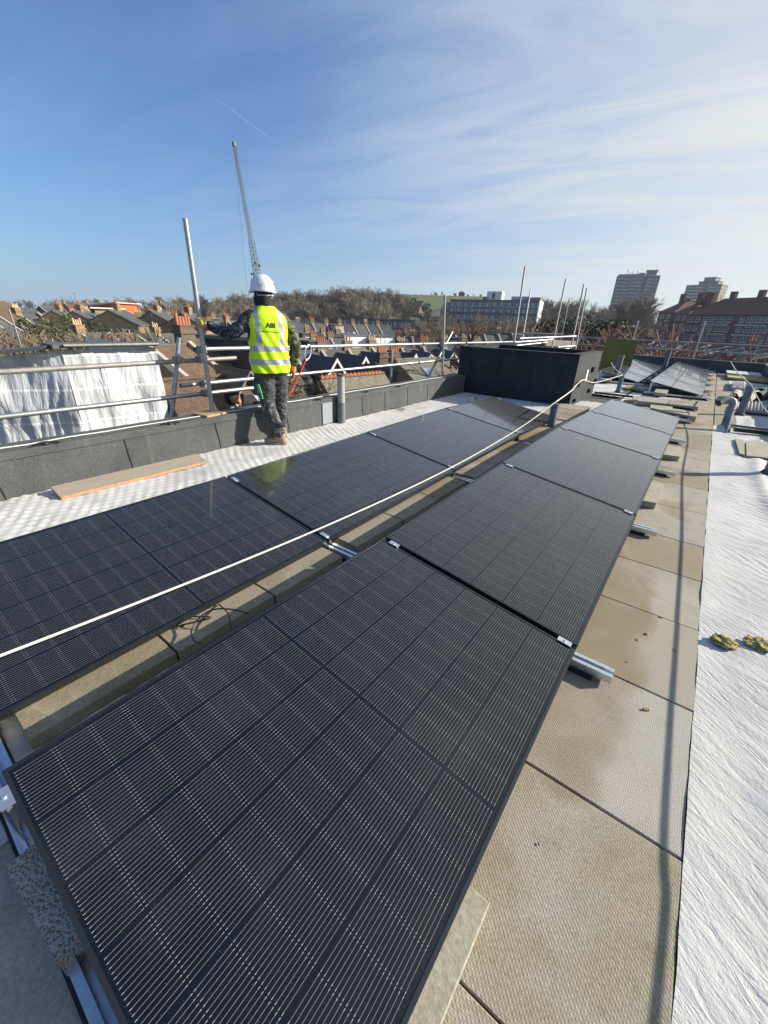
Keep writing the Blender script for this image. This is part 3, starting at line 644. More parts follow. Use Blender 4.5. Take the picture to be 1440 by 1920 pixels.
for i, (pa, pb, r) in enumerate([((1376, 745), (1380, 737), .09), ((1397, 750), (1420, 738), .10), ((1418, 744), (1460, 735), .11), ((1425, 738), (1465, 727), .12)]):
    a, c = PZ(*pa, r), PZ(*pb, r); b = MB(); b.path([a, c], r, 18, cap=False); b.path([c, a], r*.6, 18, cap=False)
    tag(b.build('felt_roll', M['felt'] if i > 1 else M['paver_pale']), ['pale roll of felt left of the dark rope post', 'pale roll of felt right of the dark rope post', 'black roll of felt on the right fleece', 'black roll of felt behind the other rolls'][i], 'felt roll')
for i, (q_, z) in enumerate([([(1360, 700), (1440, 706), (1445, 715), (1366, 707)], .10), ([(1362, 694), (1425, 699), (1430, 705), (1364, 699)], .16)]):
    o = quad_thing(q_, z, .06, ['yellow-edged insulation board on the far right fleece, lower one', 'yellow-edged insulation board on the far right fleece, upper one'][i], 'insulation board', M['wool'] if i == 0 else M['fleece'], 'insulation_board')
# leaning insulation board at the far left
b = MB(); b.bb(-.5, .5, -.04, .04, 0, 1.12); ib = b.build('insulation_board', noisy('green_wool_board', (.13, .125, .035), (.18, .17, .05), 10, 1, bstr=.4, fine=60))
p = PYy(1149, 681, 17.0); ib.location = (p.x+.08, 17, -.0); ib.rotation_euler = (R(-12), R(3), R(18)); tag(ib, 'olive green insulation board leaning upright behind the bulkhead', 'insulation board')
# ================================================================ scaffold tubes
def coupler(b, p, r=.045):
    b.box(p, (.075, .085, .075), .3); b.tube(p+Vector((0, 0, .0)), p+Vector((.07, -.03, .01)), .012, 6); b.ell(p, (r, r, r), 10, 6)
def tubeT(a, c, label, m_='galv', r=.0242, coup=(), ext=0):
    a, c = Vector(a), Vector(c); t_ = thing('scaffold_tube', label, 'scaffold tube', a)
    d = (c-a).normalized(); n_ = Vector((0, 0, 0)); b = MB(); b.path([n_, (c-a)], r, 16, cap=False); b.path([(c-a), n_], r*.82, 16, cap=False); b.build('tube', M[m_], t_)
    for p in coup: b = MB(); coupler(b, Vector(p)-a); b.build('coupler', M['clamp_steel'], t_)
    return t_
X1 = -4.72
tubeT(PXx(-60, 701, X1), PXx(442, 671, X1), 'upper weathered guard rail on the left, ending just right of the tall pole', 'galvold', coup=(PXx(334, 675, X1), PXx(376, 674, X1+.05)))
tubeT(PXx(364, 655, X1), PXx(1003, 640, X1), 'bright upper guard rail running from the tall pole past the worker to the bulkhead', coup=(PXx(378, 655, X1+.05), PXx(829, 644.5, X1+.05), PXx(873, 643.5, X1)))
tubeT(PXx(-60, 789, X1), PXx(477, 727, X1), 'lower guard rail on the left ending behind the worker', coup=(PXx(386, 737, X1+.05),))
tubeT(PXx(338, 723, X1-.06), PXx(865, 672, X1-.06), 'bright lower guard rail running from the tall pole behind the worker to the bulkhead', coup=(PXx(384, 719, X1), PXx(829, 676, X1)))
pA, pB = PXx(347, 410, -4.42), PXx(398, 779, -4.42)
pB = Vector((-4.40, pB.y, .408)); pA = Vector((-4.40, PXx(347, 410, -4.40).y, PXx(347, 410, -4.40).z))
tubeT(pB, pA, 'tall upright scaffold pole gripped by the worker, standing on the parapet', coup=())
pS = PXx(336, 633, -4.80); tubeT((-4.80, PXx(303, 773, -4.80).y-.35, -1.2), pS, 'short leaning scaffold tube left of the tall pole behind the guard rails', 'galv')
tubeT((-5.6, PXx(735, 650, -5.6).y, -3), PXx(735, 655, -5.6), 'thin upright tube below the rail in front of the gabled houses', 'galv')
pq = PXx(829, 710, -4.40); tubeT((-4.40, pq.y, .39), PXx(834, 553, -4.40), 'upright scaffold pole standing on the parapet near the bulkhead', coup=())
tubeT((-4.85, PXx(789, 712, -4.85).y-.6, -.6), PXx(848, 622, -4.85), 'diagonal brace tube beside the parapet pole near the bulkhead')
for i, (a, bt, D, mm_) in enumerate([((984.5, 500), (963, 655), 10.9, 'galvold'), ((995, 543), (981, 628), 16, 'galv'), ((1061, 523), (1032, 664), 13, 'galvold'), ((1095, 533), (1069, 664), 12.6, 'galvold'), ((1100.5, 540), (1079, 664), 13.4, 'galvold'), ((1068, 558), (1053, 628), 19, 'galvold')]):
    ta = PC(*a, D); tb = PC(*bt, D); tubeT((tb.x, tb.y, -.3 if i != 5 else -2), ta, ['tallest dark scaffold pole behind the bulkhead', 'thin distant scaffold pole right of the tallest pole', 'scaffold pole behind the middle of the bulkhead', 'left pole of the close pair behind the bulkhead', 'right pole of the close pair behind the bulkhead', 'rusty far scaffold pole between the bulkhead poles'][i], mm_)
for i, (a, c, D, D2) in enumerate([((978, 624.5), (1056, 627), 15, 15), ((974, 634.6), (1080, 630.5), 11.5, 12.5), ((966, 642), (1036, 636.5), 11.2, 12), ((905, 648), (1000, 641), 11.5, 11), ((884, 653), (968, 655), 11, 11), ((982, 660), (1067, 653.5), 11, 11.6), ((1046, 651), (1078, 648.5), 12, 12.3), ((930, 652), (1025, 642), 12, 13)]):
    tubeT(PC(*a, D), PC(*c, D2), 'level scaffold tube above the bulkhead, %s counted from the top' % ORD[i])
b = MB(); b.slab(PC(1025, 638, 14), PC(1080, 641, 14), PC(1079, 652, 13.8), PC(1023, 650, 13.8), .03); tag(b.build('sheet_board', M['paver_pale']), 'cream board lying among the tubes on top of the bulkhead', 'board')
YF = 22.3
fe = [PYy(1174, 637, YF), PYy(1475, 650.5, YF), PYy(1172, 652.7, YF), PYy(1475, 667.5, YF)]
tubeT(PYy(1083, 632, YF), fe[1], 'upper guard rail beyond the far parapet', r=.03); tubeT(PYy(1083, 646, YF), fe[3], 'lower guard rail beyond the far parapet', r=.03)
tubeT((PYy(1179, 668, YF-.1).x, YF-.1, -1), PYy(1197, 601, YF-.1), 'far guard rail upright beside the olive board', r=.03)
tubeT((PYy(1300, 672, YF-.1).x, YF-.1, -1), PYy(1323, 601, YF-.1), 'far guard rail upright in front of the red brick flats', r=.03)
# lanyard
lan = thing('safety_lanyard', 'red safety lanyard with a steel hook hanging from the upper rail beside the worker', 'lanyard', PXx(580, 650, X1))
q0 = Vector(lan.location); b = MB(); hk = [PXx(x, y, X1+.03)-q0 for x, y in ((573, 675), (571, 665), (573, 653), (578, 646), (583, 650), (583, 662), (579, 672), (573, 676))]
b.path(hk, .011, 8); b.build('hook', M['alu'], lan)
b = MB(); pa = PXx(573, 676, X1+.04)-q0; pb = PXx(532, 756, -4.15)-q0
n = 14; vs = []
for k in range(n+1):
    c = pa.lerp(pb, k/n)+Vector((0, 0, -.03*math.sin(math.pi*k/n))); sdv = Vector((.3, .9, .25)).normalized()*.014
    vs += [c-sdv, c+sdv]
b.add(vs, [(2*i, 2*i+1, 2*i+3, 2*i+2) for i in range(n)], 0, True)
o = b.build('webbing', M['redpaint'], lan); o.modifiers.new('s', 'SOLIDIFY').thickness = .006
# ================================================================ terrain
AZS = [(-400, .22), (-60, .25), (200, .35), (330, .5), (430, .7), (520, .8), (640, .95), (720, 1.0), (900, 1.0), (1040, .65), (1130, .45), (1250, .3), (1500, .2)]
def px_of(x, y):
    d = Vector((x, y, 0)); k = d.dot(_fw)
    if k <= .01: return -9999 if d.dot(_r2) < 0 else 9999
    return 720+FPX*d.dot(_r2)/k - (0)*1
def hillA(x, y):
    p = px_of(x, y)
    if p <= AZS[0][0] or p >= AZS[-1][0]: return .2
    for (a, va), (b_, vb) in zip(AZS, AZS[1:]):
        if a <= p <= b_: return va+(vb-va)*(p-a)/(b_-a)
    return .2
GZ = -12.2
def terr(x, y):
    d = math.hypot(x, y); return GZ + hillA(x, y)*.14*max(0, min(d, 430)-175) - max(0, d-520)*.004
b = MB(); rings = [0.1, 20, 50, 90, 140, 175, 200, 230, 260, 300, 340, 380, 430, 520, 800, 1400, 3000]; NA = 180; vs = []
for d in rings:
    for k in range(NA):
        a = 2*math.pi*k/NA; x, y = d*math.sin(a), d*math.cos(a); vs.append((x, y, terr(x, y) if d > 1 else GZ))
b.add(vs, [(i*NA+k, (i+1)*NA+k, (i+1)*NA+(k+1) % NA, i*NA+(k+1) % NA) for i in range(len(rings)-1) for k in range(NA)], 0, True)
M['ground'] = noisy('winter_ground', (.060, .055, .030), (.10, .085, .055), .05, .95, bstr=.2, fine=.6, space='pos')
struct(b.build('ground', M['ground']))
M['grass'] = noisy('park_grass', (.06, .088, .026), (.095, .115, .038), .06, .95, fine=.5, space='pos')
b = MB(); vs = []; na, nd = 26, 16
for j in range(nd+1):
    for i in range(na+1):
        px = 722+i*(180/na); dd = 325+j*(125/nd)+6*math.sin(i*.9); p = PD(px, 590, dd); vs.append((p.x, p.y, terr(p.x, p.y)+.45))
b.add(vs, [(j*(na+1)+i, j*(na+1)+i+1, (j+1)*(na+1)+i+1, (j+1)*(na+1)+i) for j in range(nd) for i in range(na)], 0, True)
struct(b.build('park_hillside', M['grass']))
M['asphalt'] = noisy('asphalt', .045, .06, 2, .9, fine=40, space='pos')
# ================================================================ houses
def roof_fn(c1, c2, sc=1.0, moss=.3):
    def fn(t, bb):
        o = t.obj(); x, y, z = t.sep(o)
        br = t.n.new('ShaderNodeTexBrick'); t.put(br.inputs['Vector'], t.comb(x, t.m('MULTIPLY', z, 1.6), 0))
        br.inputs['Color1'].default_value = col(c1); br.inputs['Color2'].default_value = col(c2); br.inputs['Mortar'].default_value = col(tuple(v*.35 for v in c1))
        br.inputs['Scale'].default_value = 2.4*sc; br.inputs['Mortar Size'].default_value = .03; br.inputs['Brick Width'].default_value = .55
        n = t.noise(o, .55, 5, .65); n2 = t.noise(o, 4, 4, .7)
        c = t.mix(t.m('MULTIPLY', t.step(n, .45, .7), moss), br.outputs['Color'], (.16, .14, .07))
        c = t.mix(.6, c, t.ramp(n2, [(.3, .28), (.7, .72)]), 'OVERLAY')
        return dict(c=c, h=n2)
    return fn
M['r_slate'] = mat('grey_slate', roof_fn((.085, .088, .095), (.12, .12, .122), 1.0, .3), rough=.7, bstr=.3, bdist=.03)
M['r_dark'] = mat('dark_slate', roof_fn((.04, .043, .052), (.062, .065, .072), 1.0, .15), rough=.6, bstr=.3, bdist=.03)
M['r_pale'] = mat('mossy_pale_slate', roof_fn((.17, .155, .11), (.24, .22, .16), 1.0, .35), rough=.85, bstr=.3, bdist=.03)
M['r_brown'] = mat('brown_tiles', roof_fn((.12, .075, .048), (.17, .11, .07), 1.4, .35), rough=.85, bstr=.5, bdist=.04)
M['r_red'] = mat('dark_red_tiles', roof_fn((.12, .045, .03), (.16, .06, .04), 1.4, .1), rough=.85)
M['white'] = mat('white_paint', color=(.72, .72, .70), rough=.6)
M['cream'] = noisy('cream_render', (.45, .42, .35), (.55, .52, .45), 2, .85)
M['pane'] = mat('window_glass', color=(.03, .04, .05), rough=.08, metal=0)
M['pot'] = noisy('terracotta_pot', (.33, .10, .045), (.42, .16, .08), 3, .8)
M['potcream'] = noisy('cream_pot', (.45, .33, .2), (.5, .4, .26), 3, .8)
M['lead'] = mat('lead_grey', color=(.11, .115, .12), rough=.6)
M['coping'] = noisy('pale_coping', (.34, .31, .25), (.42, .38, .32), 2, .85)
_meshc = {}; _rx = random.Random(77); M['skyl'] = mat('rooflight_glass', color=(.30, .36, .40), rough=.12)
def window(parent, x, z, w, h, y=-.0, wall_n=-1, simple=True, rz=0):
    k = ('w', round(w, 2), round(h, 2), simple)
    if k not in _meshc:
        b = MB(); t_ = .10; b.bb(-w/2, w/2, -.05, .02, -h/2, -h/2+t_); b.bb(-w/2, w/2, -.05, .02, h/2-t_, h/2)
        b.bb(-w/2, -w/2+t_, -.05, .02, -h/2+t_, h/2-t_); b.bb(w/2-t_, w/2, -.05, .02, -h/2+t_, h/2-t_); b.bb(-w/2+t_, w/2-t_, -.045, .02, -.05, .05)
        if w > 1: b.bb(-.05, .05, -.045, .02, .05, h/2-t_); b.bb(-.05, .05, -.045, .02, -h/2+t_, -.05)
        b.bb(-w/2-.06, w/2+.06, -.10, .02, -h/2-.09, -h/2)
        b.bb(-w/2+t_, w/2-t_, -.02, .0, -h/2+t_, h/2-t_, 1)
        o = b.build('window', [M['white'], M['pane']], parent); _meshc[k] = o.data
    else:
        o = bpy.data.objects.new('window', _meshc[k]); C.objects.link(o); o.parent = parent
    o.location = (x, y-.02, z); o.rotation_euler = (0, 0, rz); return o
def chimney(parent, x, y, zb, zt, w=.95, dp=.55, pots=4, mt='bk_yellow', pm='pot'):
    b = MB(); b.bb(x-w/2, x+w/2, y-dp/2, y+dp/2, zb, zt); b.bb(x-w/2-.07, x+w/2+.07, y-dp/2-.07, y+dp/2+.07, zt-.35, zt-.2); b.bb(x-w/2-.04, x+w/2+.04, y-dp/2-.04, y+dp/2+.04, zt, zt+.08)
    c = b.build('chimney', M[mt], parent)
    for i in range(pots):
        b = MB(); px = x-w/2+w*(i+.5)/pots; b.path([(px, y, zt+.08), (px, y, zt+.5+.12*((i*7) % 3 == 0))], [.105, .085], 8); b.build('chimney_pot', M[pm], c)
    return c
def house(A, B, ze, zr, depth, wall, roof, label, group=None, wins=((.27, 1.5), (.73, 1.5)), chims=((0, 3),), zg=None, gable_front=False, front_dx=.0, end='bk_yellow', extras=None, winsz=(1.0, 1.5), pm='pot', coping=True, cat='house'):
    A = Vector((A.x, A.y)); B = Vector((B.x, B.y)); d = B-A; Wd = d.length; rz = math.atan2(d.y, d.x)
    zg = terr(A.x, A.y)-.3 if zg is None else zg
    t_ = thing('terraced_house' if cat == 'house' else 'building', label, cat, (A.x, A.y, zg), rz, group)
    e, r_ = ze-zg, zr-zg; D = depth; ov = .18; b = MB()
    if not gable_front:
        b.add([(0, 0, 0), (Wd, 0, 0), (Wd, D, 0), (0, D, 0), (0, 0, e), (Wd, 0, e), (Wd, D, e), (0, D, e), (0, D/2, r_), (Wd, D/2, r_)],
              [(0,1,5,4), (2,3,7,6), (1,2,6,9,5), (3,0,4,8,7)])
        b.build('wall', M[wall], t_)
        b = MB(); th = .14; sl = (r_-e)/(D/2)
        b.slab((-.02, -ov, e-ov*sl+th), (Wd+.02, -ov, e-ov*sl+th), (Wd+.02, D/2, r_+th), (-.02, D/2, r_+th), th)
        b.slab((Wd+.02, D+ov, e-ov*sl+th), (-.02, D+ov, e-ov*sl+th), (-.02, D/2+.002, r_+th), (Wd+.02, D/2+.002, r_+th), th)
        b.path([(0, D/2, r_+th), (Wd, D/2, r_+th)], .10, 6)
        b.build('roof', M[roof], t_)
        if coping:
            b = MB(); x0 = -.14; h2 = .34
            b.slab((x0, -ov, e-ov*sl+h2), (x0+.26, -ov, e-ov*sl+h2), (x0+.26, D/2, r_+h2), (x0, D/2, r_+h2), .3)
            b.slab((x0+.26, D+ov, e-ov*sl+h2), (x0, D+ov, e-ov*sl+h2), (x0, D/2+.001, r_+h2), (x0+.26, D/2+.001, r_+h2), .3)
            b.build('coping', M['coping'], t_)
        b = MB(); b.bb(0, Wd, -ov-.08, -ov+.02, e-ov*sl-.02, e-ov*sl+.10); b.build('gutter', M['lead'] if wall != 'bk_red' else M['white'], t_)
        for (cx, np_) in chims:
            chimney(t_, cx*Wd, D/2, e, r_+.85, pots=np_, mt=end, pm=pm)
            if _rx.random() < .4:
                b = MB(); q = Vector((cx*Wd, D/2+.2, r_+.9)); b.path([q, q+Vector((0, 0, 1.5))], .018, 4); b.path([q+Vector((-.4, 0, 1.4)), q+Vector((.4, .1, 1.4))], .012, 4)
                for k in range(4): b.path([q+Vector((-.3+k*.18, -.2, 1.4)), q+Vector((-.3+k*.18, .2, 1.4))], .008, 3)
                b.build('tv_aerial', M['lead'], t_)
        rr_ = _rx.random(); sl = (r_-e)/(D/2)
        if extras is None and rr_ < .35:
            for k in range(_rx.choice((1, 2))):
                x = Wd*_rx.uniform(.3, .8); y = D*_rx.uniform(.15, .3); b = MB(); b.slab((x-.4, y-.5, e+(y-.5)*sl+.22), (x+.4, y-.5, e+(y-.5)*sl+.22), (x+.4, y+.5, e+(y+.5)*sl+.22), (x-.4, y+.5, e+(y+.5)*sl+.22), .07); b.build('skylight', M['skyl'], t_)
        elif extras is None and rr_ < .55 and r_-e > 2:
            x = Wd*_rx.uniform(.35, .65); b = MB(); b.bb(x-1.1, x+1.1, .8, D/2, e+.8, r_-.15); b.build('dormer', M[_rx.choice(['r_dark', 'cream', 'r_slate'])], t_); b = MB(); b.bb(x-1.2, x+1.2, .65, D/2, r_-.15, r_-.03); b.build('dormer_roof', M['lead'], t_); window(t_, x, (e+.8+r_-.15)/2, 1.2, .9, y=.8)
    else:
        b.add([(0, 0, 0), (Wd, 0, 0), (Wd, D, 0), (0, D, 0), (0, 0, e), (Wd, 0, e), (Wd, D, e), (0, D, e), (Wd/2, 0, r_), (Wd/2, D, r_)],
              [(0,1,5,8,4), (2,3,7,9,6), (1,2,6,5), (3,0,4,7)])
        b.build('wall', M[wall], t_)
        b = MB(); th = .14; sl = (r_-e)/(Wd/2)
        b.slab((Wd+ov, -.15, e-ov*sl+th), (Wd+ov, D, e-ov*sl+th), (Wd/2, D, r_+th), (Wd/2, -.15, r_+th), th)
        b.slab((-ov, D, e-ov*sl+th), (-ov, -.15, e-ov*sl+th), (Wd/2-.002, -.15, r_+th), (Wd/2-.002, D, r_+th), th)
        b.build('roof', M[roof], t_)
        for (cx, np_) in chims: chimney(t_, cx*Wd, D*.6, e-.5, r_+.9, pots=np_, mt=end, pm=pm)
    for fx, fz in wins: window(t_, fx*Wd, e-fz, *winsz)
    if extras: extras(t_, Wd, D, e, r_)
    return t_
random.seed(11)
def terrace(p1, p2, n, depth, rise, walls, roofs, where, chim=(3, 4), extras=None, wins=((.22, 1.4), (.5, 1.4), (.78, 1.4), (.22, 4.2), (.78, 4.2)), cf=1.0, end='bk_yellow', jitter=.0, **kw):
    A, B = PD(*p1), PD(*p2); z0, z1 = A.z, B.z; d = Vector((B.x-A.x, B.y-A.y)); nrm = Vector((d.y, -d.x)).normalized()
    if nrm.dot(Vector((-A.x, -A.y))) < 0: nrm = -nrm
    for i in range(n):
        a = A.lerp(B, i/n); c = A.lerp(B, (i+1)/n); zr = (a.z+c.z)/2+random.uniform(-jitter, jitter)
        off = Vector((nrm.x, nrm.y, 0))*depth/2; np_ = random.choice(chim); ch = [(0.0, np_)] if random.random() < cf and np_ else []
        rf = roofs[i % len(roofs)]; wl = walls[i % len(walls)]
        nm_ = {'r_slate': 'grey slate', 'r_dark': 'dark slate', 'r_pale': 'pale mossy', 'r_brown': 'brown tiled', 'r_red': 'red tiled'}[rf]
        wn = {'bk_yellow': 'yellow brick', 'bk_brown': 'sooty brick', 'bk_red': 'red brick', 'cream': 'cream rendered', 'bk_dark': 'dark brick'}[wl]
        house(a+off, c+off, zr-rise, zr, depth, wl, rf, '%s house, %s roof, %s, %s from left' % (wn, nm_, where, ORD[i]), 'houses '+where, wins=wins, chims=ch, end=end, extras=extras, pm=random.choice(['pot', 'pot', 'potcream']), **kw)
# far rows
terrace((-60, 590, 72), (72, 592, 80), 3, 8.5, 3, ['bk_yellow'], ['r_slate', 'r_brown'], 'at the far left edge', cf=.5)
terrace((72, 590, 92), (190, 590, 100), 4, 8.5, 3, ['cream', 'bk_yellow'], ['r_slate', 'r_brown', 'r_slate'], 'behind the dark green trees', cf=.5)
terrace((-40, 574, 190), (330, 573, 240), 9, 10, 3.5, ['cream', 'bk_yellow', 'bk_brown'], ['r_brown', 'r_slate', 'r_slate'], 'below the left treeline', jitter=1.5, cf=.5)
terrace((285, 592, 105), (425, 598, 112), 5, 9, 3.2, ['bk_yellow', 'bk_brown'], ['r_slate', 'r_pale', 'r_slate', 'r_dark'], 'right of the orange building', cf=1)
terrace((262, 604, 88), (450, 606, 92), 6, 8, 2.6, ['bk_yellow', 'cream'], ['r_dark', 'r_slate'], 'in the row left of the worker', jitter=.6, cf=.7)
terrace((150, 628, 50), (330, 629, 60), 4, 7, 2.2, ['bk_brown', 'cream'], ['r_slate', 'r_brown', 'r_dark'], 'just above the wrapped building', cf=.8, end='bk_yellow')
terrace((425, 604, 80), (560, 603, 100), 4, 9, 3, ['bk_brown'], ['r_slate', 'r_dark'], 'directly behind the worker')
terrace((530, 606, 104), (730, 611, 116), 8, 9, 3.4, ['bk_yellow', 'bk_brown'], ['r_dark', 'r_dark', 'r_slate'], 'in the far row below woods', cf=.8)
terrace((545, 622, 84), (660, 627, 90), 4, 8, 3, ['bk_brown', 'bk_yellow'], ['r_slate', 'r_dark'], 'in the second row below woods')
terrace((480, 636, 66), (650, 637, 72), 5, 8.5, 3, ['bk_yellow'], ['r_slate', 'r_slate', 'r_pale'], 'in the third row below woods')
terrace((745, 634, 84), (985, 626, 92), 9, 8, 2.8, ['bk_brown', 'bk_yellow'], ['r_slate', 'r_dark', 'r_pale'], 'left of the tallest pole')
terrace((730, 620, 118), (850, 618, 120), 4, 9, 2.6, ['bk_brown'], ['r_brown', 'r_dark'], 'behind the big bare tree')
# rear extensions with sunlit side walls
for i, (a, c, dp) in enumerate([((190, 612, 70), (216, 613, 74), 6), ((258, 610, 68), (287, 611, 73), 6.5), ((326, 610, 70), (350, 611, 74), 6), ((150, 610, 75), (176, 611, 79), 6), ((386, 617, 62), (412, 618, 66), 6)]):
    A, B = PD(*a), PD(*c); hh = house(A, B, A.z, A.z+1.6, dp, 'bk_yellow', 'r_slate', 'yellow brick rear extension with sunlit side left of the pole, %s from left' % ORD[[1, 2, 3, 0, 4][i]], 'rear extensions left of the scaffold pole', wins=((.8, 1.3),), chims=((.5, 2),), winsz=(.9, 1.3), coping=False)
    for yy in (1.6, 3.8): window(hh, -.03, hh.children[0].bound_box[6][2]*0+(A.z-hh.location.z)-1.2, .9, 1.3).location.y = yy; hh.children[-1].rotation_euler.z = R(-90); hh.children[-1].location.x = -.03
# orange and yellow public buildings
def mono(p1, p2, z0f, hgt, depth, m_, label, zroof=.35, nm='building', rise=1.6):
    A, B = PD(*p1), PD(*p2); d = B-A; Wd = math.hypot(d.x, d.y); zg = terr(A.x, A.y)-.5
    t_ = thing(nm, label, 'building', (A.x, A.y, zg), math.atan2(d.y, d.x)); e = A.z-zg; b = MB()
    b.add([(0,0,0), (Wd,0,0), (Wd,depth,0), (0,depth,0), (0,0,e), (Wd,0,e), (Wd,depth,e-rise), (0,depth,e-rise)], [(0,1,5,4), (1,2,6,5), (2,3,7,6), (3,0,4,7), (4,5,6,7)])
    b.build('wall', m_, t_); b = MB(); b.slab((-2.2, -.9, e+.35), (Wd+1.5, -.9, e+.35), (Wd+1.5, depth+.5, e-rise+.3), (-2.2, depth+.5, e-rise+.3), .28); b.build('roof', M['cream'], t_)
    return t_
M['orange'] = mat('orange_cladding', color=(.62, .13, .03), rough=.6)
mono((218, 569, 150), (255, 569, 158), 0, 0, 12, M['orange'], 'building with bright orange-red wall and thin white sloping roof at the left')
mono((177, 579, 130), (222, 580, 136), 0, 0, 12, M['bk_yellow'], 'yellow brick building with pale mono-pitch roof beside the orange one')
# --- near roofs left of and behind the worker
def ex_loft(t_, Wd, D, e, r_):
    b = MB(); b.bb(.25*Wd, .98*Wd, .9, D/2+.4, e+.9, r_+.25); b.build('loft_dormer', M['r_dark'], t_)
    b = MB(); b.bb(.23*Wd, .99*Wd, .7, D/2+.5, r_+.25, r_+.42); b.build('dormer_roof', M['lead'], t_)
    for u in (.42, .80): window(t_, u*Wd, r_-.75, 1.1, 1.0, y=.90)
terrace((276, 656, 23.5), (346, 651, 25.5), 1, 8, 2.8, ['bk_brown'], ['r_brown'], 'right of the wrapped building', chim=(0,), wins=(), zg=GZ)
terrace((349, 644, 26), (475, 639, 30), 1, 8.5, 2.9, ['bk_brown'], ['r_brown'], 'with a grey loft dormer', chim=(5,), wins=(), extras=ex_loft, end='bk_brown', zg=GZ)
def ex_sky(t_, Wd, D, e, r_):
    b = MB(); sl = (r_-e)/(D/2)
    for u, v_ in ((.55, .55), (.8, .35)):
        x = u*Wd; y = v_*D/2; b.slab((x-.45, y-.6, e+(y-.6)*sl+.22), (x+.45, y-.6, e+(y-.6)*sl+.22), (x+.45, y+.6, e+(y+.6)*sl+.22), (x-.45, y+.6, e+(y+.6)*sl+.22), .07)
        b.build('skylight', mat('skylight_glass', color=(.35, .42, .46), rough=.1), t_); b = MB()
def ex_sky1(t_, Wd, D, e, r_):
    sl = (r_-e)/(D/2); g = mat('skylight_glass', color=(.38, .45, .48), rough=.12)
    for u, v_, ww in ((.84, 2.2, .5), (.90, 1.2, .5)):
        b = MB(); x = u*Wd; y = v_
        b.slab((x-ww, y-.55, e+(y-.55)*sl+.20), (x+ww, y-.55, e+(y-.55)*sl+.20), (x+ww, y+.55, e+(y+.55)*sl+.20), (x-ww, y+.55, e+(y+.55)*sl+.20), .06); b.build('skylight', g, t_)
    # gable-fronted dormer
    if 0: pass
    b = MB(); x = .62*Wd; y = 2.4; zb = e+y*sl-.1; hw_, hh_ = 1.25, 1.7
    b.add([(x-hw_, y, zb), (x+hw_, y, zb), (x, y, zb+hh_)], [(0, 1, 2)]); b.build('dormer_gable', M['r_brown'], t_)
    b = MB(); b.slab((x+hw_+.15, y-.2, zb-.1), (x, y+2.6, zb+hh_+.1), (x, y-.2, zb+hh_+.12), (x+hw_+.1, y-.2, zb-.02), .08); b.slab((x-hw_-.1, y-.2, zb-.02), (x, y-.2, zb+hh_+.12), (x, y+2.6, zb+hh_+.1), (x-hw_-.15, y-.2, zb-.1), .08)
    b.build('dormer_roof', M['r_brown'], t_)
    b = MB(); b.path([(x-hw_-.1, y-.24, zb-.05), (x, y-.24, zb+hh_+.06), (x+hw_+.1, y-.24, zb-.05)], .06, 5); b.build('bargeboard', M['coping'], t_)
terrace((300, 722, 17.5), (500, 704, 19.5), 1, 7.5, 3.4, ['bk_brown'], ['r_brown'], 'with skylights by the crouching worker', chim=(0,), wins=(), extras=ex_sky1, coping=False, zg=GZ)
terrace((432, 690, 27), (545, 684, 29), 1, 7, 2.6, ['bk_brown'], ['r_slate'], 'hidden partly behind the standing worker', chim=(2,), wins=(), coping=False, zg=GZ)
# --- red and white gabled bays
def ex_bay(t_, Wd, D, e, r_):
    w2 = Wd*.34; xc = Wd*.5; b = MB(); pr = 1.1; top = r_-.2; eb = top-w2*1.25
    b.add([(xc-w2, -pr, 0), (xc+w2, -pr, 0), (xc+w2, .1, 0), (xc-w2, .1, 0), (xc-w2, -pr, eb), (xc+w2, -pr, eb), (xc+w2, .1, eb), (xc-w2, .1, eb), (xc, -pr, top)], [(0,1,5,8,4), (1,2,6,5), (3,0,4,7)])
    b.build('gabled_bay', M['bk_red'], t_)
    b = MB(); ov = .18; yb_ = min(2.4, D/2*(eb-e)/(r_-e)+.1) if eb > e else .2
    b.slab((xc+w2+ov, -pr-.25, eb-.22), (xc+w2+ov, yb_, eb-.22), (xc, D/2*.95, top+.13), (xc, -pr-.25, top+.13), .10)
    b.slab((xc-w2-ov, yb_, eb-.22), (xc-w2-ov, -pr-.25, eb-.22), (xc-.002, -pr-.25, top+.13), (xc-.002, D/2*.95, top+.13), .10)
    b.build('bay_roof', M['r_dark'], t_)
    b = MB(); y = -pr-.30
    for s_ in (-1, 1): b.slab((xc+s_*(w2+ov), y, eb-.22), (xc, y, top+.16), (xc, y, top-.16), (xc+s_*(w2+ov-.05), y, eb-.52), .06)
    b.build('bargeboard', M['white'], t_)
    for s_ in (-1, 1): window(t_, xc+s_*w2*.5, eb-1.0, .8, 1.4, y=-pr)
    for s_ in (-1, 1): window(t_, xc+s_*w2*.5, eb-3.8, .8, 1.4, y=-pr)
terrace((548, 662, 43), (738, 653, 50), 4, 8.5, 3.0, ['bk_red'], ['r_slate', 'r_slate', 'r_pale'], 'with white-edged gables by the rails', extras=ex_bay, wins=(), end='bk_yellow')
terrace((752, 655, 56), (905, 646, 62), 4, 8.5, 3.0, ['bk_red'], ['r_slate', 'r_dark'], 'white gables left of the bulkhead', extras=ex_bay, wins=(), end='bk_yellow')
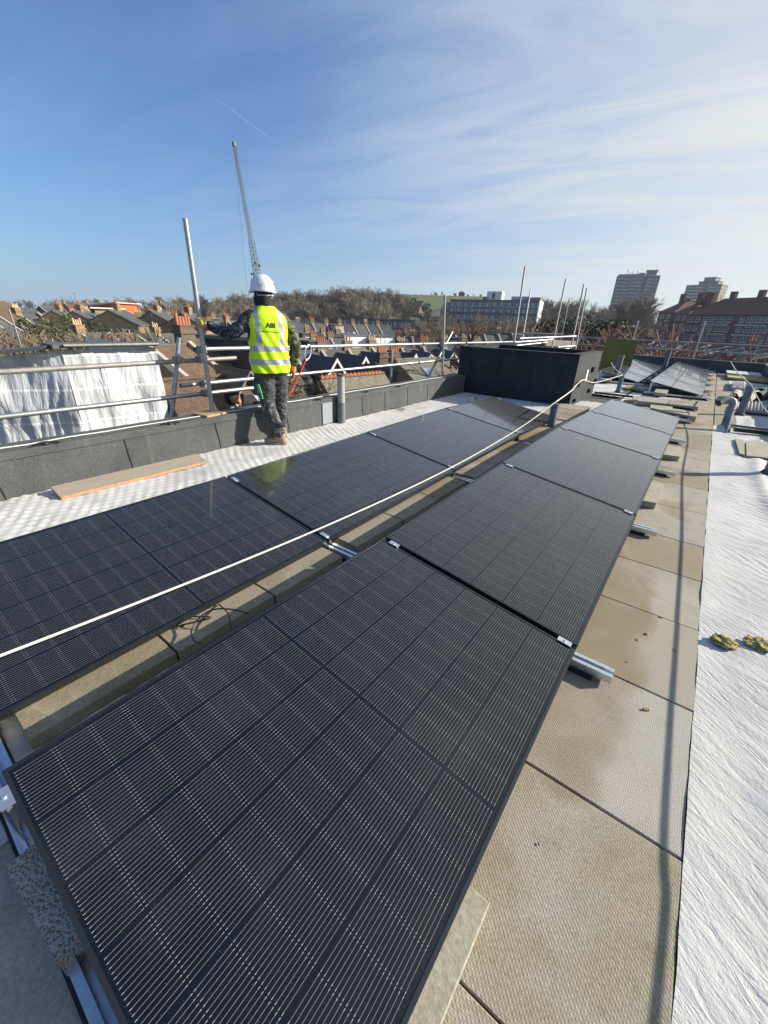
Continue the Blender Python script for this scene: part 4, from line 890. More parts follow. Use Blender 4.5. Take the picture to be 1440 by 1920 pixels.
# foreground roof with red ridge and its neighbours
def ex_ridge(t_, Wd, D, e, r_):
    b = MB()
    for k in range(int(Wd/.35)): b.box((k*.35+.17, D/2, r_+.22), (.30, .26, .16)); b.box((k*.35+.17, D/2, r_+.33), (.10, .08, .08))
    b.build('red_ridge_tiles', M['pot'], t_)
terrace((600, 716, 27), (720, 702, 31), 1, 7, 3.2, ['bk_brown'], ['r_pale'], 'with red ridge tiles beyond the parapet', chim=(0,), wins=(), extras=ex_ridge, coping=False, zg=GZ)
A, B = PD(741, 697, 33), PD(788, 692, 35)
house(A, B, A.z-.1, A.z+.3, 5, 'bk_brown', 'lead' if 0 else 'r_slate', 'blank sooty brick wall with a row of red chimney pots left of the bulkhead', wins=(), chims=((.28, 6), (.75, 5)), coping=False, end='bk_brown', zg=GZ)
A, B = PD(788, 712, 31), PD(880, 706, 35)
house(A, B, A.z-.6, A.z+1.0, 6, 'bk_yellow', 'r_pale', 'low pale slate roof just left of the bulkhead', wins=((.2, 1.2),), chims=(), coping=False, zg=GZ)
# ================================================================ wrapped scaffold building
def sheet_fn(t, b):
    p = t.pos(); n = t.noise(p, 1.2, 4, .6); x, y, z = t.sep(p)
    s = t.noise(t.comb(t.m('MULTIPLY', t.m('ADD', x, y), 3.2), 0, t.m('MULTIPLY', z, .9)), 1, 4, .6, 1.6)
    b.inputs['Transmission Weight'].default_value = 0
    band = t.m('LESS_THAN', t.m('ABSOLUTE', t.m('SUBTRACT', t.m('MODULO', t.m('ADD', z, 20.35), 1.0), .5)), .035)
    t.put(b.inputs['Alpha'], t.m('ADD', .72, t.m('MAXIMUM', t.m('MULTIPLY', n, .2), t.m('MULTIPLY', band, .2)), clamp=True))
    c = t.mix(n, (.58, .60, .62), (.72, .73, .74)); c = t.mix(t.m('MULTIPLY', band, .8), c, (.85, .85, .85))
    return dict(c=c, h=s)
M['sheet'] = mat('white_plastic_sheeting', sheet_fn, rough=.32, bstr=.7, bdist=.09)
wb = thing('wrapped_scaffold', 'house wrapped in white scaffold sheeting under a flat temporary roof at the left', 'scaffolding', (0, 0, 0))
cor = PD(113, 650, 16); rgt = PD(290, 646, 16.8); lef = Vector((cor.x-4.73, cor.y-7.14, 0))
cor.z = rgt.z = .38; lef.z = -.72; wb.location = (cor.x, cor.y, GZ); base = Vector((cor.x, cor.y, GZ))
def sheet_wall(a, c, zt, zb, name, amp=.05, seed=0):
    n, m_ = int((c-a).length/.06), 90; nn = Vector((-(c-a).y, (c-a).x, 0)).normalized(); vs = []
    for j in range(m_+1):
        for i in range(n+1):
            u, v = i/n, j/m_; p = a.lerp(c, u); z1_ = p.z-.08; p.z = z1_+(zb-z1_)*v; L = (c-a).length*u
            bay = abs(math.sin(L*math.pi/1.9)); 
            w = amp*(1.5*noise.noise((L*1.1+seed, v*6, 1)) + .9*abs(noise.noise((L*4+v*3*math.sin(L), v*5+seed, 4))) + .35*noise.noise((L*13+v*9, v*5, 2))) - .10*bay*(.4+abs(math.sin(v*9.4)))*.6
            vs.append(p+nn*w-base)
    b = MB(); b.add(vs, [(j*(n+1)+i, (j+1)*(n+1)+i, (j+1)*(n+1)+i+1, j*(n+1)+i+1) for j in range(m_) for i in range(n)], 0, True); return b.build(name, M['sheet'], wb)
sheet_wall(cor, rgt, .30, -6.5, 'sheeting', .10, 3); sheet_wall(lef, cor, .30, -6.5, 'sheeting', .10, 17)
nr = Vector((-(rgt-cor).y, (rgt-cor).x, 0)).normalized(); nl = Vector((-(cor-lef).y, (cor-lef).x, 0)).normalized()
bk = cor+nr*7+nl*0
rb_ = rgt+nr*7
sheet_wall(rgt, rb_, .30, -6.5, 'sheeting', .08, 30)
ur = (rgt-cor).normalized(); ul = (cor-lef).normalized()
def lip(a, c, nn, wd):
    b = MB(); q_ = [a-nn*.28, c-nn*.28, c+nn*wd, a+nn*wd]; q_ = [v-base for v in q_]
    for v, zz in zip(q_, (a.z, c.z, c.z, a.z)): v.z = zz+.08-GZ
    b.slab(*q_, .09); return b.build('temporary_roof', M['lead'], wb)
lip(cor-ur*.25, rgt+ur*.3, nr, .9); lip(lef, cor-ul*.29, nl, .9)
b = MB(); q_ = [v-base for v in (cor+nr*.95+ur*.3, rgt+nr*.95, rgt+nr*7, cor+nr*7-ur*6)]
for v in q_: v.z = -.9-GZ
b.slab(*q_, .1); b.build('inner_roof', M['r_dark'], wb)
b = MB(); e1 = cor-nr*.34-base; e2 = rgt-nr*.34-base; e1.z = e2.z = .44-GZ; b.path([e1, e2], .045, 8); b.build('eaves_tube', M['galvold'], wb)
for (a, c, nn) in ((cor, rgt, nr), (lef, cor, nl)):
    Ln = (c-a).length; k = 0
    for i in range(int(Ln/1.9)+1):
        p = a+(c-a)*(i*1.9/Ln)+nn*.22-base; b = MB(); b.path([Vector((p.x, p.y, .2-GZ)), Vector((p.x, p.y, -6.6-GZ))], .03, 6); b.build('standard', M['lead'], wb)
    for z in (-.15, -.75, -1.75, -2.75, -3.75):
        p, q = a+nn*.16-base, c+nn*.16-base; p.z = q.z = z-GZ; b = MB(); b.path([p, q], .03, 6); b.build('ledger', M['lead'], wb)
    for i in range(int(Ln/1.9)):
        p, q = a+(c-a)*(i*1.9/Ln)+nn*.28-base, a+(c-a)*((i+1)*1.9/Ln)+nn*.28-base; p.z, q.z = -2.6-GZ, -.8-GZ
        if i % 2: p.z, q.z = q.z, p.z
        b = MB(); b.path([p, q], .026, 6); b.build('brace', M['lead'], wb)
    b = MB(); st = .35; m_ = int(Ln/st); zz = [(.18-GZ) if i % 2 else (-.5-GZ) for i in range(m_+1)]
    b.path([Vector(((a+(c-a)*(i/m_)+nn*.12-base).x, (a+(c-a)*(i/m_)+nn*.12-base).y, zz[i])) for i in range(m_+1)], .022, 5, cap=False); b.build('lattice_beam', M['lead'], wb)
b = MB(); p1 = (cor+nr*1.3+(rgt-cor)*.06)-base; b.box(((cor+rgt)/2+nr*4-base).to_tuple()[:2]+(6.2-.9,), ((rgt-cor).length-.8, 5.0, 10), math.atan2((rgt-cor).y, (rgt-cor).x)); b.build('inner_house_wall', M['bk_brown'], wb)
# small wrapped tents in the distance
for i, (p1, p2, dz) in enumerate([((645, 630, 80), (700, 629, 84), 4.5), ((702, 631, 82), (742, 631, 84), 4.5)]):
    A, B = PD(*p1), PD(*p2); d = B-A; zg = terr(A.x, A.y); t_ = thing('wrapped_scaffold', ['blue-white wrapped house roof in the distance, left one of two', 'bright white wrapped house roof in the distance, right one of two'][i], 'scaffolding', (A.x, A.y, zg), math.atan2(d.y, d.x))
    Wd = math.hypot(d.x, d.y); e = A.z-zg; b = MB(); n_ = 30; vs = []
    for j in range(11):
        for k in range(n_+1): vs.append((Wd*k/n_+(.8*j/10), -.12*abs(noise.noise((k*.7, j*.5, i)))*2-.1*j, e-5.5*j/10))
    b.add(vs, [(j*(n_+1)+k, (j+1)*(n_+1)+k, (j+1)*(n_+1)+k+1, j*(n_+1)+k+1) for j in range(10) for k in range(n_)], 0, True); b.bb(Wd+.05, Wd+.15, 0, 5, e-5.5, e); b.build('sheeting', M['sheet'] if i == 0 else M['white'], t_)
    b = MB(); b.bb(-.3, Wd+.3, -.3, 6, e+.02, e+.18); b.build('temporary_roof', M['lead'], t_)
# ================================================================ modernist flats
def band_block(p1, p2, depth, floors, fh, label, nb, endm='white', first=0.6):
    A, B = PD(*p1), PD(*p2); d = B-A; Wd = math.hypot(d.x, d.y); zg = min(terr(A.x, A.y), terr(B.x, B.y))-1; e = A.z-zg
    t_ = thing('block_of_flats', label, 'flats', (A.x, A.y, zg), math.atan2(d.y, d.x)); b = MB()
    b.bb(0, Wd-.5, .2, depth, 0, e); b.build('wall', M['flatgrey'], t_)
    b = MB(); b.bb(Wd-.5, Wd, -.2, depth+.1, 0, e+.3); b.build('end_wall', M['cream'] if endm == 'cream' else M['white'], t_)
    b = MB(); b.bb(-.3, Wd-.5, -.4, depth+.3, e, e+.45); b.build('roof_edge', M['lead'], t_)
    for f in range(floors):
        zt = e-first-f*fh; b = MB()
        if f % 2 == 1: b.bb(0, Wd-.5, -.9, .19, zt-fh+.9, zt-fh+1.1); b.build('balcony_slab', M['lead'], t_)
        else: b.bb(0, Wd-.5, -.25, .19, zt-fh+.7, zt-fh+1.0); b.build('spandrel', M['flatwhite'], t_)
        b = MB(); b.bb(0, Wd-.5, .05, .19, zt-.35-1.5, zt-.35); b.build('window_strip', M['pane'], t_)
        for k in range(nb):
            x = (Wd-.5)*(k+.5)/nb; key = ('fl', round((Wd-.5)/nb, 1), f % 2)
            if key not in _meshc:
                w_ = (Wd-.5)/nb; b = MB(); b.bb(-w_*.42, -w_*.05, -.06, .04, -1.6, -.2); b.bb(w_*.05, w_*.14, -.06, .04, -1.6, -.2); b.bb(w_*.3, w_*.42, -.08, .04, -1.7, -.1) ; b.bb(-w_*.5, -w_*.47, -.3, .04, -2.4, .1, 1)
                o = b.build('window_bay', [M['flatwhite'], M['lead']], t_); _meshc[key] = o.data
            else: o = bpy.data.objects.new('window_bay', _meshc[key]); C.objects.link(o); o.parent = t_
            o.location = (x, 0, zt)
    return t_, Wd, e
M['flatgrey'] = noisy('flats_grey', (.16, .17, .18), (.22, .23, .24), 1, .8)
M['flatwhite'] = noisy('flats_white_panel', (.36, .39, .42), (.46, .48, .5), 2, .7)
t_, Wd, e = band_block((845, 563, 222), (1013, 564, 212), 11, 6, 2.7, 'long modernist block of flats with a white end wall behind the bulkhead scaffold', 12)
for i, (u, w_, h_, mm_) in enumerate([(.49, 7, 3.6, 'white'), (.78, 8, 1.6, 'flatwhite'), (.40, 3, 1.4, 'lead'), (.92, 6, 1.3, 'flatgrey')]):
    b = MB(); b.bb(u*Wd-w_/2, u*Wd+w_/2, 2, 7, e+.46, e+.4+h_); b.build('roof_plant_room', M[mm_], t_)
b = MB(); b.bb(.49*Wd-1, .49*Wd+.4, 1.9, 2, e+.9, e+3.2); b.build('plant_door', M['lead'], t_)
band_block((790, 601, 150), (985, 607, 146), 9, 3, 2.7, 'lower pale row of flats in front of the long block', 14, first=.3)
band_block((630, 597, 168), (795, 602, 160), 9, 2, 2.7, 'low blue-white strip of flats below the park', 12, first=.3)
# ================================================================ tower blocks
M['twbrick'] = noisy('tower_brown_brick', (.17, .135, .10), (.21, .17, .13), .6, .9)
def tower(p1, p2, depth, floors, label, layout, plant):
    A, B = PD(*p1), PD(*p2); d = B-A; Wd = math.hypot(d.x, d.y); zg = terr(A.x, A.y)-2; e = A.z-zg; fh = 2.85
    t_ = thing('tower_block', label, 'tower block', (A.x, A.y, zg), math.atan2(d.y, d.x))
    b = MB(); b.bb(0, Wd, 0, depth, 0, e); b.build('wall', M['twbrick'], t_)
    for (a0, a1, h) in plant: b = MB(); b.bb(a0*Wd, a1*Wd, 3, depth-2, e, e+h); b.bb(a0*Wd-.6, a1*Wd+.6, 2.4, depth-1.4, e+h, e+h+.5); b.build('plant_room', M['flatgrey'], t_)
    for f in range(floors):
        z = e-f*fh
        b = MB(); b.bb(-.12, Wd+.12, -.12, depth+.12, z-.42, z-.02); b.build('floor_band', M['cream'], t_)
    for (u, w_, kind) in layout:
        key = ('tw', w_, kind)
        for f in range(floors):
            z = e-f*fh-.42
            if (key, 1) not in _meshc:
                b = MB()
                if kind == 'bal': b.bb(-w_/2, w_/2, -1.1, -.95, -2.35, -1.35); b.bb(-w_/2, w_/2, -1.1, -.13, -2.43, -2.36, 1); b.bb(-w_/2, w_/2, -.18, -.0, -1.3, 0, 2); b.bb(-w_/2-.1, -w_/2, -1.1, 0, -2.4, 0, 1); b.bb(w_/2, w_/2+.1, -1.1, 0, -2.4, 0, 1)
                else: b.bb(-w_/2, w_/2, -.10, .0, -2.4, -1.55); b.bb(-w_/2, w_/2, -.06, 0, -1.55, -.1, 2); b.bb(-w_/2, -w_/2+.15, -.12, 0, -1.55, 0); b.bb(w_/2-.15, w_/2, -.12, 0, -1.55, 0); b.bb(-.08, .08, -.12, 0, -1.55, -.05)
                o = b.build('balcony' if kind == 'bal' else 'window', [M['flatwhite'], M['flatgrey'], M['pane']], t_); _meshc[(key, 1)] = o.data
            else: o = bpy.data.objects.new('balcony' if kind == 'bal' else 'window', _meshc[(key, 1)]); C.objects.link(o); o.parent = t_
            o.location = (u*Wd, 0, z)
    return t_, Wd, e
t_, Wd, e = tower((1157, 517.5, 480), (1238, 519, 478), 18, 17, 'tall tower block with white balconies and roof antennas on the right skyline', [(.10, 4.2, 'bal'), (.25, 3.2, 'win'), (.42, 5.2, 'bal'), (.57, 3.0, 'win'), (.78, 2.6, 'win')], [(.66, .90, 4.0), (.03, .6, 1.0), (.52, .62, 1.8)])
b = MB()
for u, h in ((.22, 6), (.28, 3.5), (.34, 4.5), (.45, 5), (.48, 3), (.86, 8)): b.path([(u*Wd, 5, e), (u*Wd, 5, e+h)], .22 if h < 7 else .10, 5)
b.build('antennas', M['lead'], t_)
b = MB(); b.bb(.655*Wd, .70*Wd, -.14, 0, 4, e-.43); b.build('stair_window_strip', M['pane'], t_)
t_, Wd, e = tower((1288, 534.5, 575), (1355, 532, 565), 18, 13, 'second tower block seen above the roof of the red brick flats', [(.16, 5.2, 'bal'), (.36, 4.5, 'win'), (.74, 3.4, 'win')], [(.42, .74, 6.0), (.30, .84, 2.6)])
b = MB(); b.bb(.55*Wd, .61*Wd, -.14, 0, 4, e-.43); b.build('stair_window_strip', M['pane'], t_)
# ================================================================ red brick mansion flats
def mansion(p1, p2, depth, label, cols, bal, zr_, hipL=True, chs=()):
    A, B = PD(*p1), PD(*p2); d = B-A; Wd = math.hypot(d.x, d.y); zg = terr(A.x, A.y)-1; e = A.z-zg
    t_ = thing('block_of_flats', label, 'flats', (A.x, A.y, zg), math.atan2(d.y, d.x)); b = MB(); b.bb(0, Wd, 0, depth, 0, e); b.build('wall', M['bk_dark'], t_)
    b = MB(); r_ = e+zr_; o_ = .5; hl = depth*.45 if hipL else 0
    v_ = [(-o_, -o_, e), (Wd+o_, -o_, e), (Wd+o_, depth+o_, e), (-o_, depth+o_, e), (hl, depth/2, r_), (Wd-(depth*.45 if hipL else 0), depth/2, r_)]
    b.add(v_, [(0,1,5,4), (2,3,4,5), (1,2,5), (3,0,4), (0,3,2,1)]); b.build('roof', M['r_red'], t_)
    for u in chs: chimney(t_, u*Wd, depth/2, e+1, r_+1.9, w=1.8, dp=1.2, pots=0, mt='bk_dark')
    for f in range(5):
        z = e-1.55-f*2.85
        for u, w_ in cols: window(t_, u*Wd, z, w_, 1.5)
        for u0, u1 in bal:
            if f: b = MB(); b.bb(u0*Wd, u1*Wd, -.9, 0, z+1.05, z+1.2); b.bb(u0*Wd, u1*Wd, -.92, -.80, z+1.2-2.85+2.9, z+1.5); b.build('balcony', M['cream'], t_)
    return t_
mansion((1292, 590, 196), (1500, 588, 172), 13, 'long dark red brick mansion flats with white windows at the right edge', [(.035, 2.4), (.12, 1.7), (.21, 2.6), (.28, 1.5), (.355, 2.2), (.435, 2.4), (.56, 1.5), (.635, 2.2), (.72, 2.6), (.79, 1.4), (.87, 2.4), (.94, 1.8)], [(.19, .47), (.53, .80)], 5.2, chs=(.02, .24, .50, .76))
mansion((1266, 588, 212), (1291, 589, 206), 13, 'receding middle wing of the dark red brick flats', [(.3, 2.2), (.75, 1.8)], [], 5.4, chs=(.3, .8))
mansion((1236, 586, 225), (1265, 586, 216), 14, 'farthest left wing of the dark red brick flats', [(.28, 2.4), (.70, 2.2)], [(.6, .9)], 5.2, chs=(.15,))
# low buildings and garages under the flats
terrace((1150, 640, 95), (1330, 645, 85), 6, 8, 1.4, ['bk_dark', 'cream'], ['r_dark', 'r_slate'], 'low beyond the far rail', chim=(2,), cf=.4)
terrace((1330, 655, 62), (1500, 662, 52), 4, 8, .9, ['bk_dark', 'cream', 'bk_brown'], ['r_dark', 'r_slate'], 'close under the red flats', chim=(2,), cf=.3)
terrace((1180, 668, 50), (1340, 676, 46), 4, 7, 1.2, ['bk_dark'], ['r_dark', 'r_red'], 'just below the far parapet', chim=(2,), cf=.3)
terrace((1010, 632, 105), (1150, 640, 100), 5, 8, 2.2, ['bk_dark', 'bk_brown'], ['r_dark'], 'behind the bare shrubs', chim=(2,), cf=.6)
# ================================================================ crane
cr = thing('lattice_crane', 'tall grey lattice crane jib leaning left into the sky behind the worker', 'crane', (0, 0, 0))
cb = PD(482, 512, 150); ct = PD(439, 270, 150); zg = terr(cb.x, cb.y); cr.location = (cb.x, cb.y, zg); bse = Vector(cr.location)
def lattice(a, c, w0, w1, seg, r, name):
    a, c = Vector(a), Vector(c); d = (c-a).normalized(); s_ = d.cross(Vector((0, 1, 0))).normalized(); u_ = s_.cross(d); b = MB()
    cs = [(-1, -1), (1, -1), (1, 1), (-1, 1)]
    def P(k, i): w_ = (w0+(w1-w0)*k/seg)/2; p = a.lerp(c, k/seg); return p+s_*cs[i][0]*w_+u_*cs[i][1]*w_
    for i in range(4): b.path([P(0, i), P(seg, i)], r*1.5, 5)
    for k in range(seg):
        for i in range(4):
            j = (i+1) % 4
            b.path([P(k, i), P(k+1, j)] if (k+i) % 2 else [P(k, j), P(k+1, i)], r, 4); b.path([P(k, i), P(k, j)], r, 4)
    return b.build(name, M['crane'], cr)
M['crane'] = noisy('crane_steel', (.035, .042, .05), (.08, .088, .095), 1, .6)
j0 = cb-bse; j1 = ct-bse; jm = j0.lerp(j1, .28)
lattice(j0, jm, 1.5, 1.15, 9, .055, 'jib_root'); lattice(jm, j1, .92, .55, 38, .034, 'jib')
m0 = PD(484, 540, 150)-bse; lattice(Vector((m0.x*0+.4, 0, 0)), j0+Vector((.3, 0, 0)), 1.9, 1.7, 16, .09, 'mast')
b = MB()
for (px, py, s_) in ((473, 514, .8), (473, 525, .6), (474, 532, .6), (478, 521, 1.0), (487, 498, .8), (480, 493, 1.0), (485, 528, 1.2)): b.box(PD(px, py, 150)-bse, (s_, .6, s_*.8))
b.box(j1, (.9, .7, .9)); b.build('cab_and_lamps', M['lead'], cr)
b = MB(); b.path([j1+Vector((-.2, 0, -.4)), PD(463, 545, 150)-bse], .028, 4); b.build('hoist_rope', M['crane'], cr)
# ================================================================ trees
def bark(name, a, c): return noisy(name, a, c, 3, .95, fine=12)
M['bark'] = bark('bark', (.11, .09, .065), (.17, .145, .105)); M['twig'] = bark('twigs', (.135, .108, .074), (.20, .165, .118))
M['twig2'] = bark('pale_twigs', (.18, .15, .105), (.26, .22, .16)); M['twigred'] = bark('reddish_twigs', (.15, .075, .055), (.22, .13, .10)); M['twigpale'] = bark('pale_stems', (.26, .21, .15), (.36, .30, .23))
M['leaf'] = noisy('evergreen_leaves', (.018, .040, .012), (.05, .075, .022), .7, .7, fine=5); M['ivy'] = noisy('ivy_leaves', (.045, .06, .018), (.10, .105, .035), .7, .7, fine=5)
def tree_mesh(seed, h, spread=.55, levels=5, tw=.028, split=4, first=.22, upward=.25, wild=.5):
    rnd = random.Random(seed); tb, cb_ = MB(), MB()
    def br(p, d, ln, r, lv):
        n = 3 if lv < 3 else 2; pts = [p]; dd = d.copy()
        for i in range(n):
            dd = (dd+Vector((rnd.uniform(-1, 1), rnd.uniform(-1, 1), rnd.uniform(-.5, 1)))*.16*wild*2+Vector((0, 0, upward*.25))).normalized(); pts.append(pts[-1]+dd*ln/n)
        rr = [max(tw*.5, r*(1-.45*i/n)) for i in range(n+1)]
        if lv <= 1: tb.path(pts, rr, 6, cap=False)
        elif lv == 2: tb.path(pts, rr, 4, cap=False)
        else: cb_.path(pts, [max(tw*.5, v) for v in rr], 3, cap=False)
        if lv >= levels: return
        k = split+(rnd.random() < .5)+(1 if lv == 0 else 0)
        for i in range(k):
            u = first+(1-first)*(i+rnd.random()*.8)/k if lv == 0 else .25+.75*(i+rnd.random())/k
            u = min(u, 1); x = u*n; i0 = min(int(x), n-1); q = pts[i0].lerp(pts[i0+1], x-i0)
            a = rnd.uniform(0, 2*math.pi); o = dd.orthogonal().normalized(); o2 = dd.cross(o); sp = spread*rnd.uniform(.7, 1.35)
            nd = (dd*math.cos(sp)+(o*math.cos(a)+o2*math.sin(a))*math.sin(sp)).normalized()
            br(q, nd, ln*rnd.uniform(.5, .72), max(tw*.5, r*rnd.uniform(.45, .6)), lv+1)
    br(Vector((0, 0, -.3)), Vector((0, 0, 1)), h*.52, h*.022, 0)
    return tb, cb_
protos = {}
def proto(key, tb, cb_, m1, m2, cat='tree', nm='bare_tree', cn='crown'):
    t_ = thing(nm, '', cat); tb.build('trunk', m1, t_); cb_.build(cn, m2, t_); mx = max(max((v[2] for v in tb.v), default=1), max(v[2] for v in cb_.v)); protos[key] = [t_, mx, 0]
def put_tree(key, loc, h, label, group=None, rz=None, wide=1.0):
    p = protos[key]; o = p[0] if not p[2] else copy_tree(p[0]); p[2] += 1
    s_ = h/p[1]; o.location = loc; o.scale = (s_*wide, s_*wide, s_); o.rotation_euler = (0, 0, random.uniform(0, 6.28) if rz is None else rz); o['label'] = label
    if group: o['group'] = group
    return o
random.seed(21)
for i in range(4): proto('far%d' % i, *tree_mesh(100+i, 15, .62, 5, .05, 4, .25), M['bark'], M['twig'])
for i in range(2): proto('pale%d' % i, *tree_mesh(300+i, 14, .5, 5, .055, 4, .3), M['twigpale'], M['twig2'])
for i in range(2): proto('near%d' % i, *tree_mesh(200+i, 12, .60, 6, .026, 4, .2), M['bark'], M['twig'])
def shrub_mesh(seed, h, stems=14, tw=.02, sub=5):
    rnd = random.Random(seed); tb, cb_ = MB(), MB()
    for s_ in range(stems):
        a = rnd.uniform(0, 6.28); d = Vector((math.cos(a)*.28, math.sin(a)*.28, 1)).normalized(); p = Vector((rnd.uniform(-.5, .5), rnd.uniform(-.5, .5), 0)); L = h*rnd.uniform(.6, 1); pts = [p]
        for k in range(6): d = (d+Vector((rnd.uniform(-.2, .2), rnd.uniform(-.2, .2), .06))).normalized(); pts.append(pts[-1]+d*L/6)
        tb.path(pts, [tw*(1.4-k*.15) for k in range(7)], 4, cap=False)
        for k in range(2, 7):
            for _ in range(sub):
                dd = (d+Vector((rnd.uniform(-.9, .9), rnd.uniform(-.9, .9), rnd.uniform(-.1, .5)))).normalized(); q = pts[k]; l_ = L*rnd.uniform(.08, .22); e_ = q+dd*l_
                cb_.path([q, e_], [tw*.5, tw*.3], 3, cap=False)
                for __ in range(2): cb_.path([q.lerp(e_, .5), q.lerp(e_, .5)+(dd+Vector((rnd.uniform(-.8, .8), rnd.uniform(-.8, .8), .2))).normalized()*l_*.5], [tw*.35, tw*.25], 3, cap=False)
    return tb, cb_
proto('shrubred', *shrub_mesh(1, 6, 16, .030), M['twigred'], M['twigred'], 'shrub', 'bare_shrub', 'twigs')
proto('shrubpale', *shrub_mesh(2, 6, 9, .034, 4), M['twigpale'], M['twigred'], 'shrub', 'bare_shrub', 'twigs')
proto('shrubbrown', *shrub_mesh(3, 6, 16, .032), M['bark'], M['twig'], 'shrub', 'bare_shrub', 'twigs')
def leafy(seed, h, w_, n, sz, kind='cone'):
    rnd = random.Random(seed); tb, cb_ = MB(), MB(); tb.path([(0, 0, 0), (0, 0, h*.8)], [h*.03, h*.01], 6)
    clumps = []
    for _ in range(46):
        z = rnd.uniform(.12, 1)*h; rr = w_*(1.05-z/h)**.6 if kind == 'cone' else w_*math.sqrt(max(.05, 1-((z/h-.55)/.5)**2))
        a = rnd.uniform(0, 6.28); q = rr*rnd.uniform(.3, 1); clumps.append((Vector((q*math.cos(a), q*math.sin(a), z)), w_*rnd.uniform(.18, .4)))
    for c, r_ in clumps:
        tb.path([(0, 0, c.z*.8), c], [h*.006, h*.003], 3, cap=False)
    for _ in range(n):
        c, r_ = rnd.choice(clumps); v = Vector((rnd.gauss(0, 1), rnd.gauss(0, 1), rnd.gauss(0, .8))).normalized()*r_*rnd.uniform(.5, 1.05); p = c+v
        a = Vector((rnd.uniform(-1, 1), rnd.uniform(-1, 1), rnd.uniform(-.6, .6))).normalized(); b_ = a.orthogonal().normalized(); s_ = sz*rnd.uniform(.6, 1.4)
        cb_.add([p-a*s_, p+b_*s_*.5, p+a*s_, p-b_*s_*.5], [(0, 1, 2, 3)])
    return tb, cb_
proto('ever', *leafy(5, 10, 3.0, 9000, .20, 'cone'), M['bark'], M['leaf'], 'tree', 'evergreen_tree')
proto('everround', *leafy(6, 8, 3.2, 9000, .18, 'round'), M['bark'], M['leaf'], 'tree', 'evergreen_tree')
proto('ivy', *leafy(7, 10, 3.0, 5000, .16, 'round'), M['bark'], M['ivy'], 'tree', 'evergreen_tree')
SKY = [(-80, 560), (0, 563), (60, 562), (100, 558), (140, 560), (200, 560), (260, 558), (290, 556), (350, 553), (400, 552), (440, 545), (480, 546), (520, 541), (560, 541), (600, 540), (640, 536), (680, 532), (710, 538), (740, 536), (760, 546)]
def skyl(px):
    for (a, va), (b_, vb) in zip(SKY, SKY[1:]):
        if a <= px <= b_: return va+(vb-va)*(px-a)/(b_-a)
    return 556
cnt = 0
def _lab(l):
    return l
def wood(px0, px1, step, d0, d1, drop, label, group, kinds=('far0', 'far1', 'far2', 'far3'), wide=1.15, topf=None):
    px = px0
    while px < px1:
        d = random.uniform(d0, d1); top = PD(px, (topf or skyl)(px)+drop+random.uniform(-3, 5), d); zb = terr(top.x, top.y); h = top.z-zb
        if h > .8: put_tree(random.choice(kinds), (top.x, top.y, zb), min(h, 24), label, group, wide=wide)
        px += step*random.uniform(.7, 1.3)
wood(300, 765, 9, 255, 275, 1, 'bare winter tree in the skyline row of the wood on the hill', 'bare trees along the skyline of the wood')
wood(310, 765, 10, 215, 240, 12, 'bare winter tree in the front of the wood on the hill', 'bare trees at the front of the wood', kinds=('far0', 'far2', 'pale0', 'far3', 'pale1'), wide=1.1)
wood(400, 740, 16, 185, 205, 25, 'bare winter tree at the foot of the wood just beyond the houses', 'bare trees at the foot of the wood', kinds=('pale0', 'pale1', 'far1'), wide=1.2)
wood(-70, 310, 12, 270, 420, 0, 'small bare tree along the distant left skyline', 'bare trees on the left skyline', wide=1.3)
wood(-60, 300, 18, 170, 240, 10, 'bare tree among the distant houses at the left', 'bare trees among the distant left houses', wide=1.2)
W_PARK = 1
wood(765, 905, 11, 430, 440, 0, 'small bush on the crest of the green park', 'bare bushes on the park crest', kinds=('shrubbrown', 'everround'), wide=1.6, topf=lambda p: 548)
wood(1025, 1150, 10, 240, 262, 0, 'bare winter tree between the long flats and the tower block', 'bare trees right of the long flats', topf=lambda p: 556 if p < 1110 else 570, wide=1.2)
wood(1150, 1250, 12, 280, 300, 0, 'bare tree in front of the tall tower block', 'bare trees in front of the tower block', topf=lambda p: 590, wide=1.2)
wood(790, 1000, 15, 135, 142, 0, 'bare street tree in front of the pale flats', 'bare trees in front of the pale flats', topf=lambda p: 588, wide=.9)
wood(1000, 1110, 13, 200, 210, 0, 'bare tree near the white end wall of the flats', 'bare trees by the white end wall', topf=lambda p: 578, wide=1.0)
def single(px, py, d, key, label, wide=1, zb=None):
    p = PD(px, py, d); z = terr(p.x, p.y) if zb is None else zb; return put_tree(key, (p.x, p.y, z), p.z-z, label, None, wide=wide)
single(785, 588, 92, 'near0', 'big spreading bare tree with several trunks right of the parapet pole', 1.2)
single(700, 545, 210, 'far1', 'tallest bare tree standing proud of the wood left of the park'); single(672, 531, 230, 'far2', 'wide bare crown rising highest above the wood', 1.3)
single(110, 552, 150, 'far0', 'wide pale bare tree on the left skyline above the ivy-covered tree', 1.4); single(235, 552, 260, 'far3', 'bare tree poking above the skyline behind the orange building')
single(940, 590, 120, 'near1', 'bare tree in front of the flats beside the tall scaffold pole', 1.1); single(895, 585, 118, 'near0', 'bare tree in front of the middle of the long flats', 1.0)
single(1215, 548, 200, 'near1', 'large bare tree in front of the foot of the tall tower block', 1.2); single(1165, 575, 150, 'near0', 'bare tree left of the tall tower block', 1.1); single(1395, 552, 230, 'far2', 'bare tree showing above the roof of the red brick flats', 1.0)
single(88, 580, 58, 'ivy', 'tall ivy-covered tree above the wrapped building', .8); single(70, 592, 62, 'ivy', 'smaller ivy-covered tree left of the tall one', .9)
single(138, 598, 58, 'everround', 'dark green rounded tree above the wrapped building', 1.0)
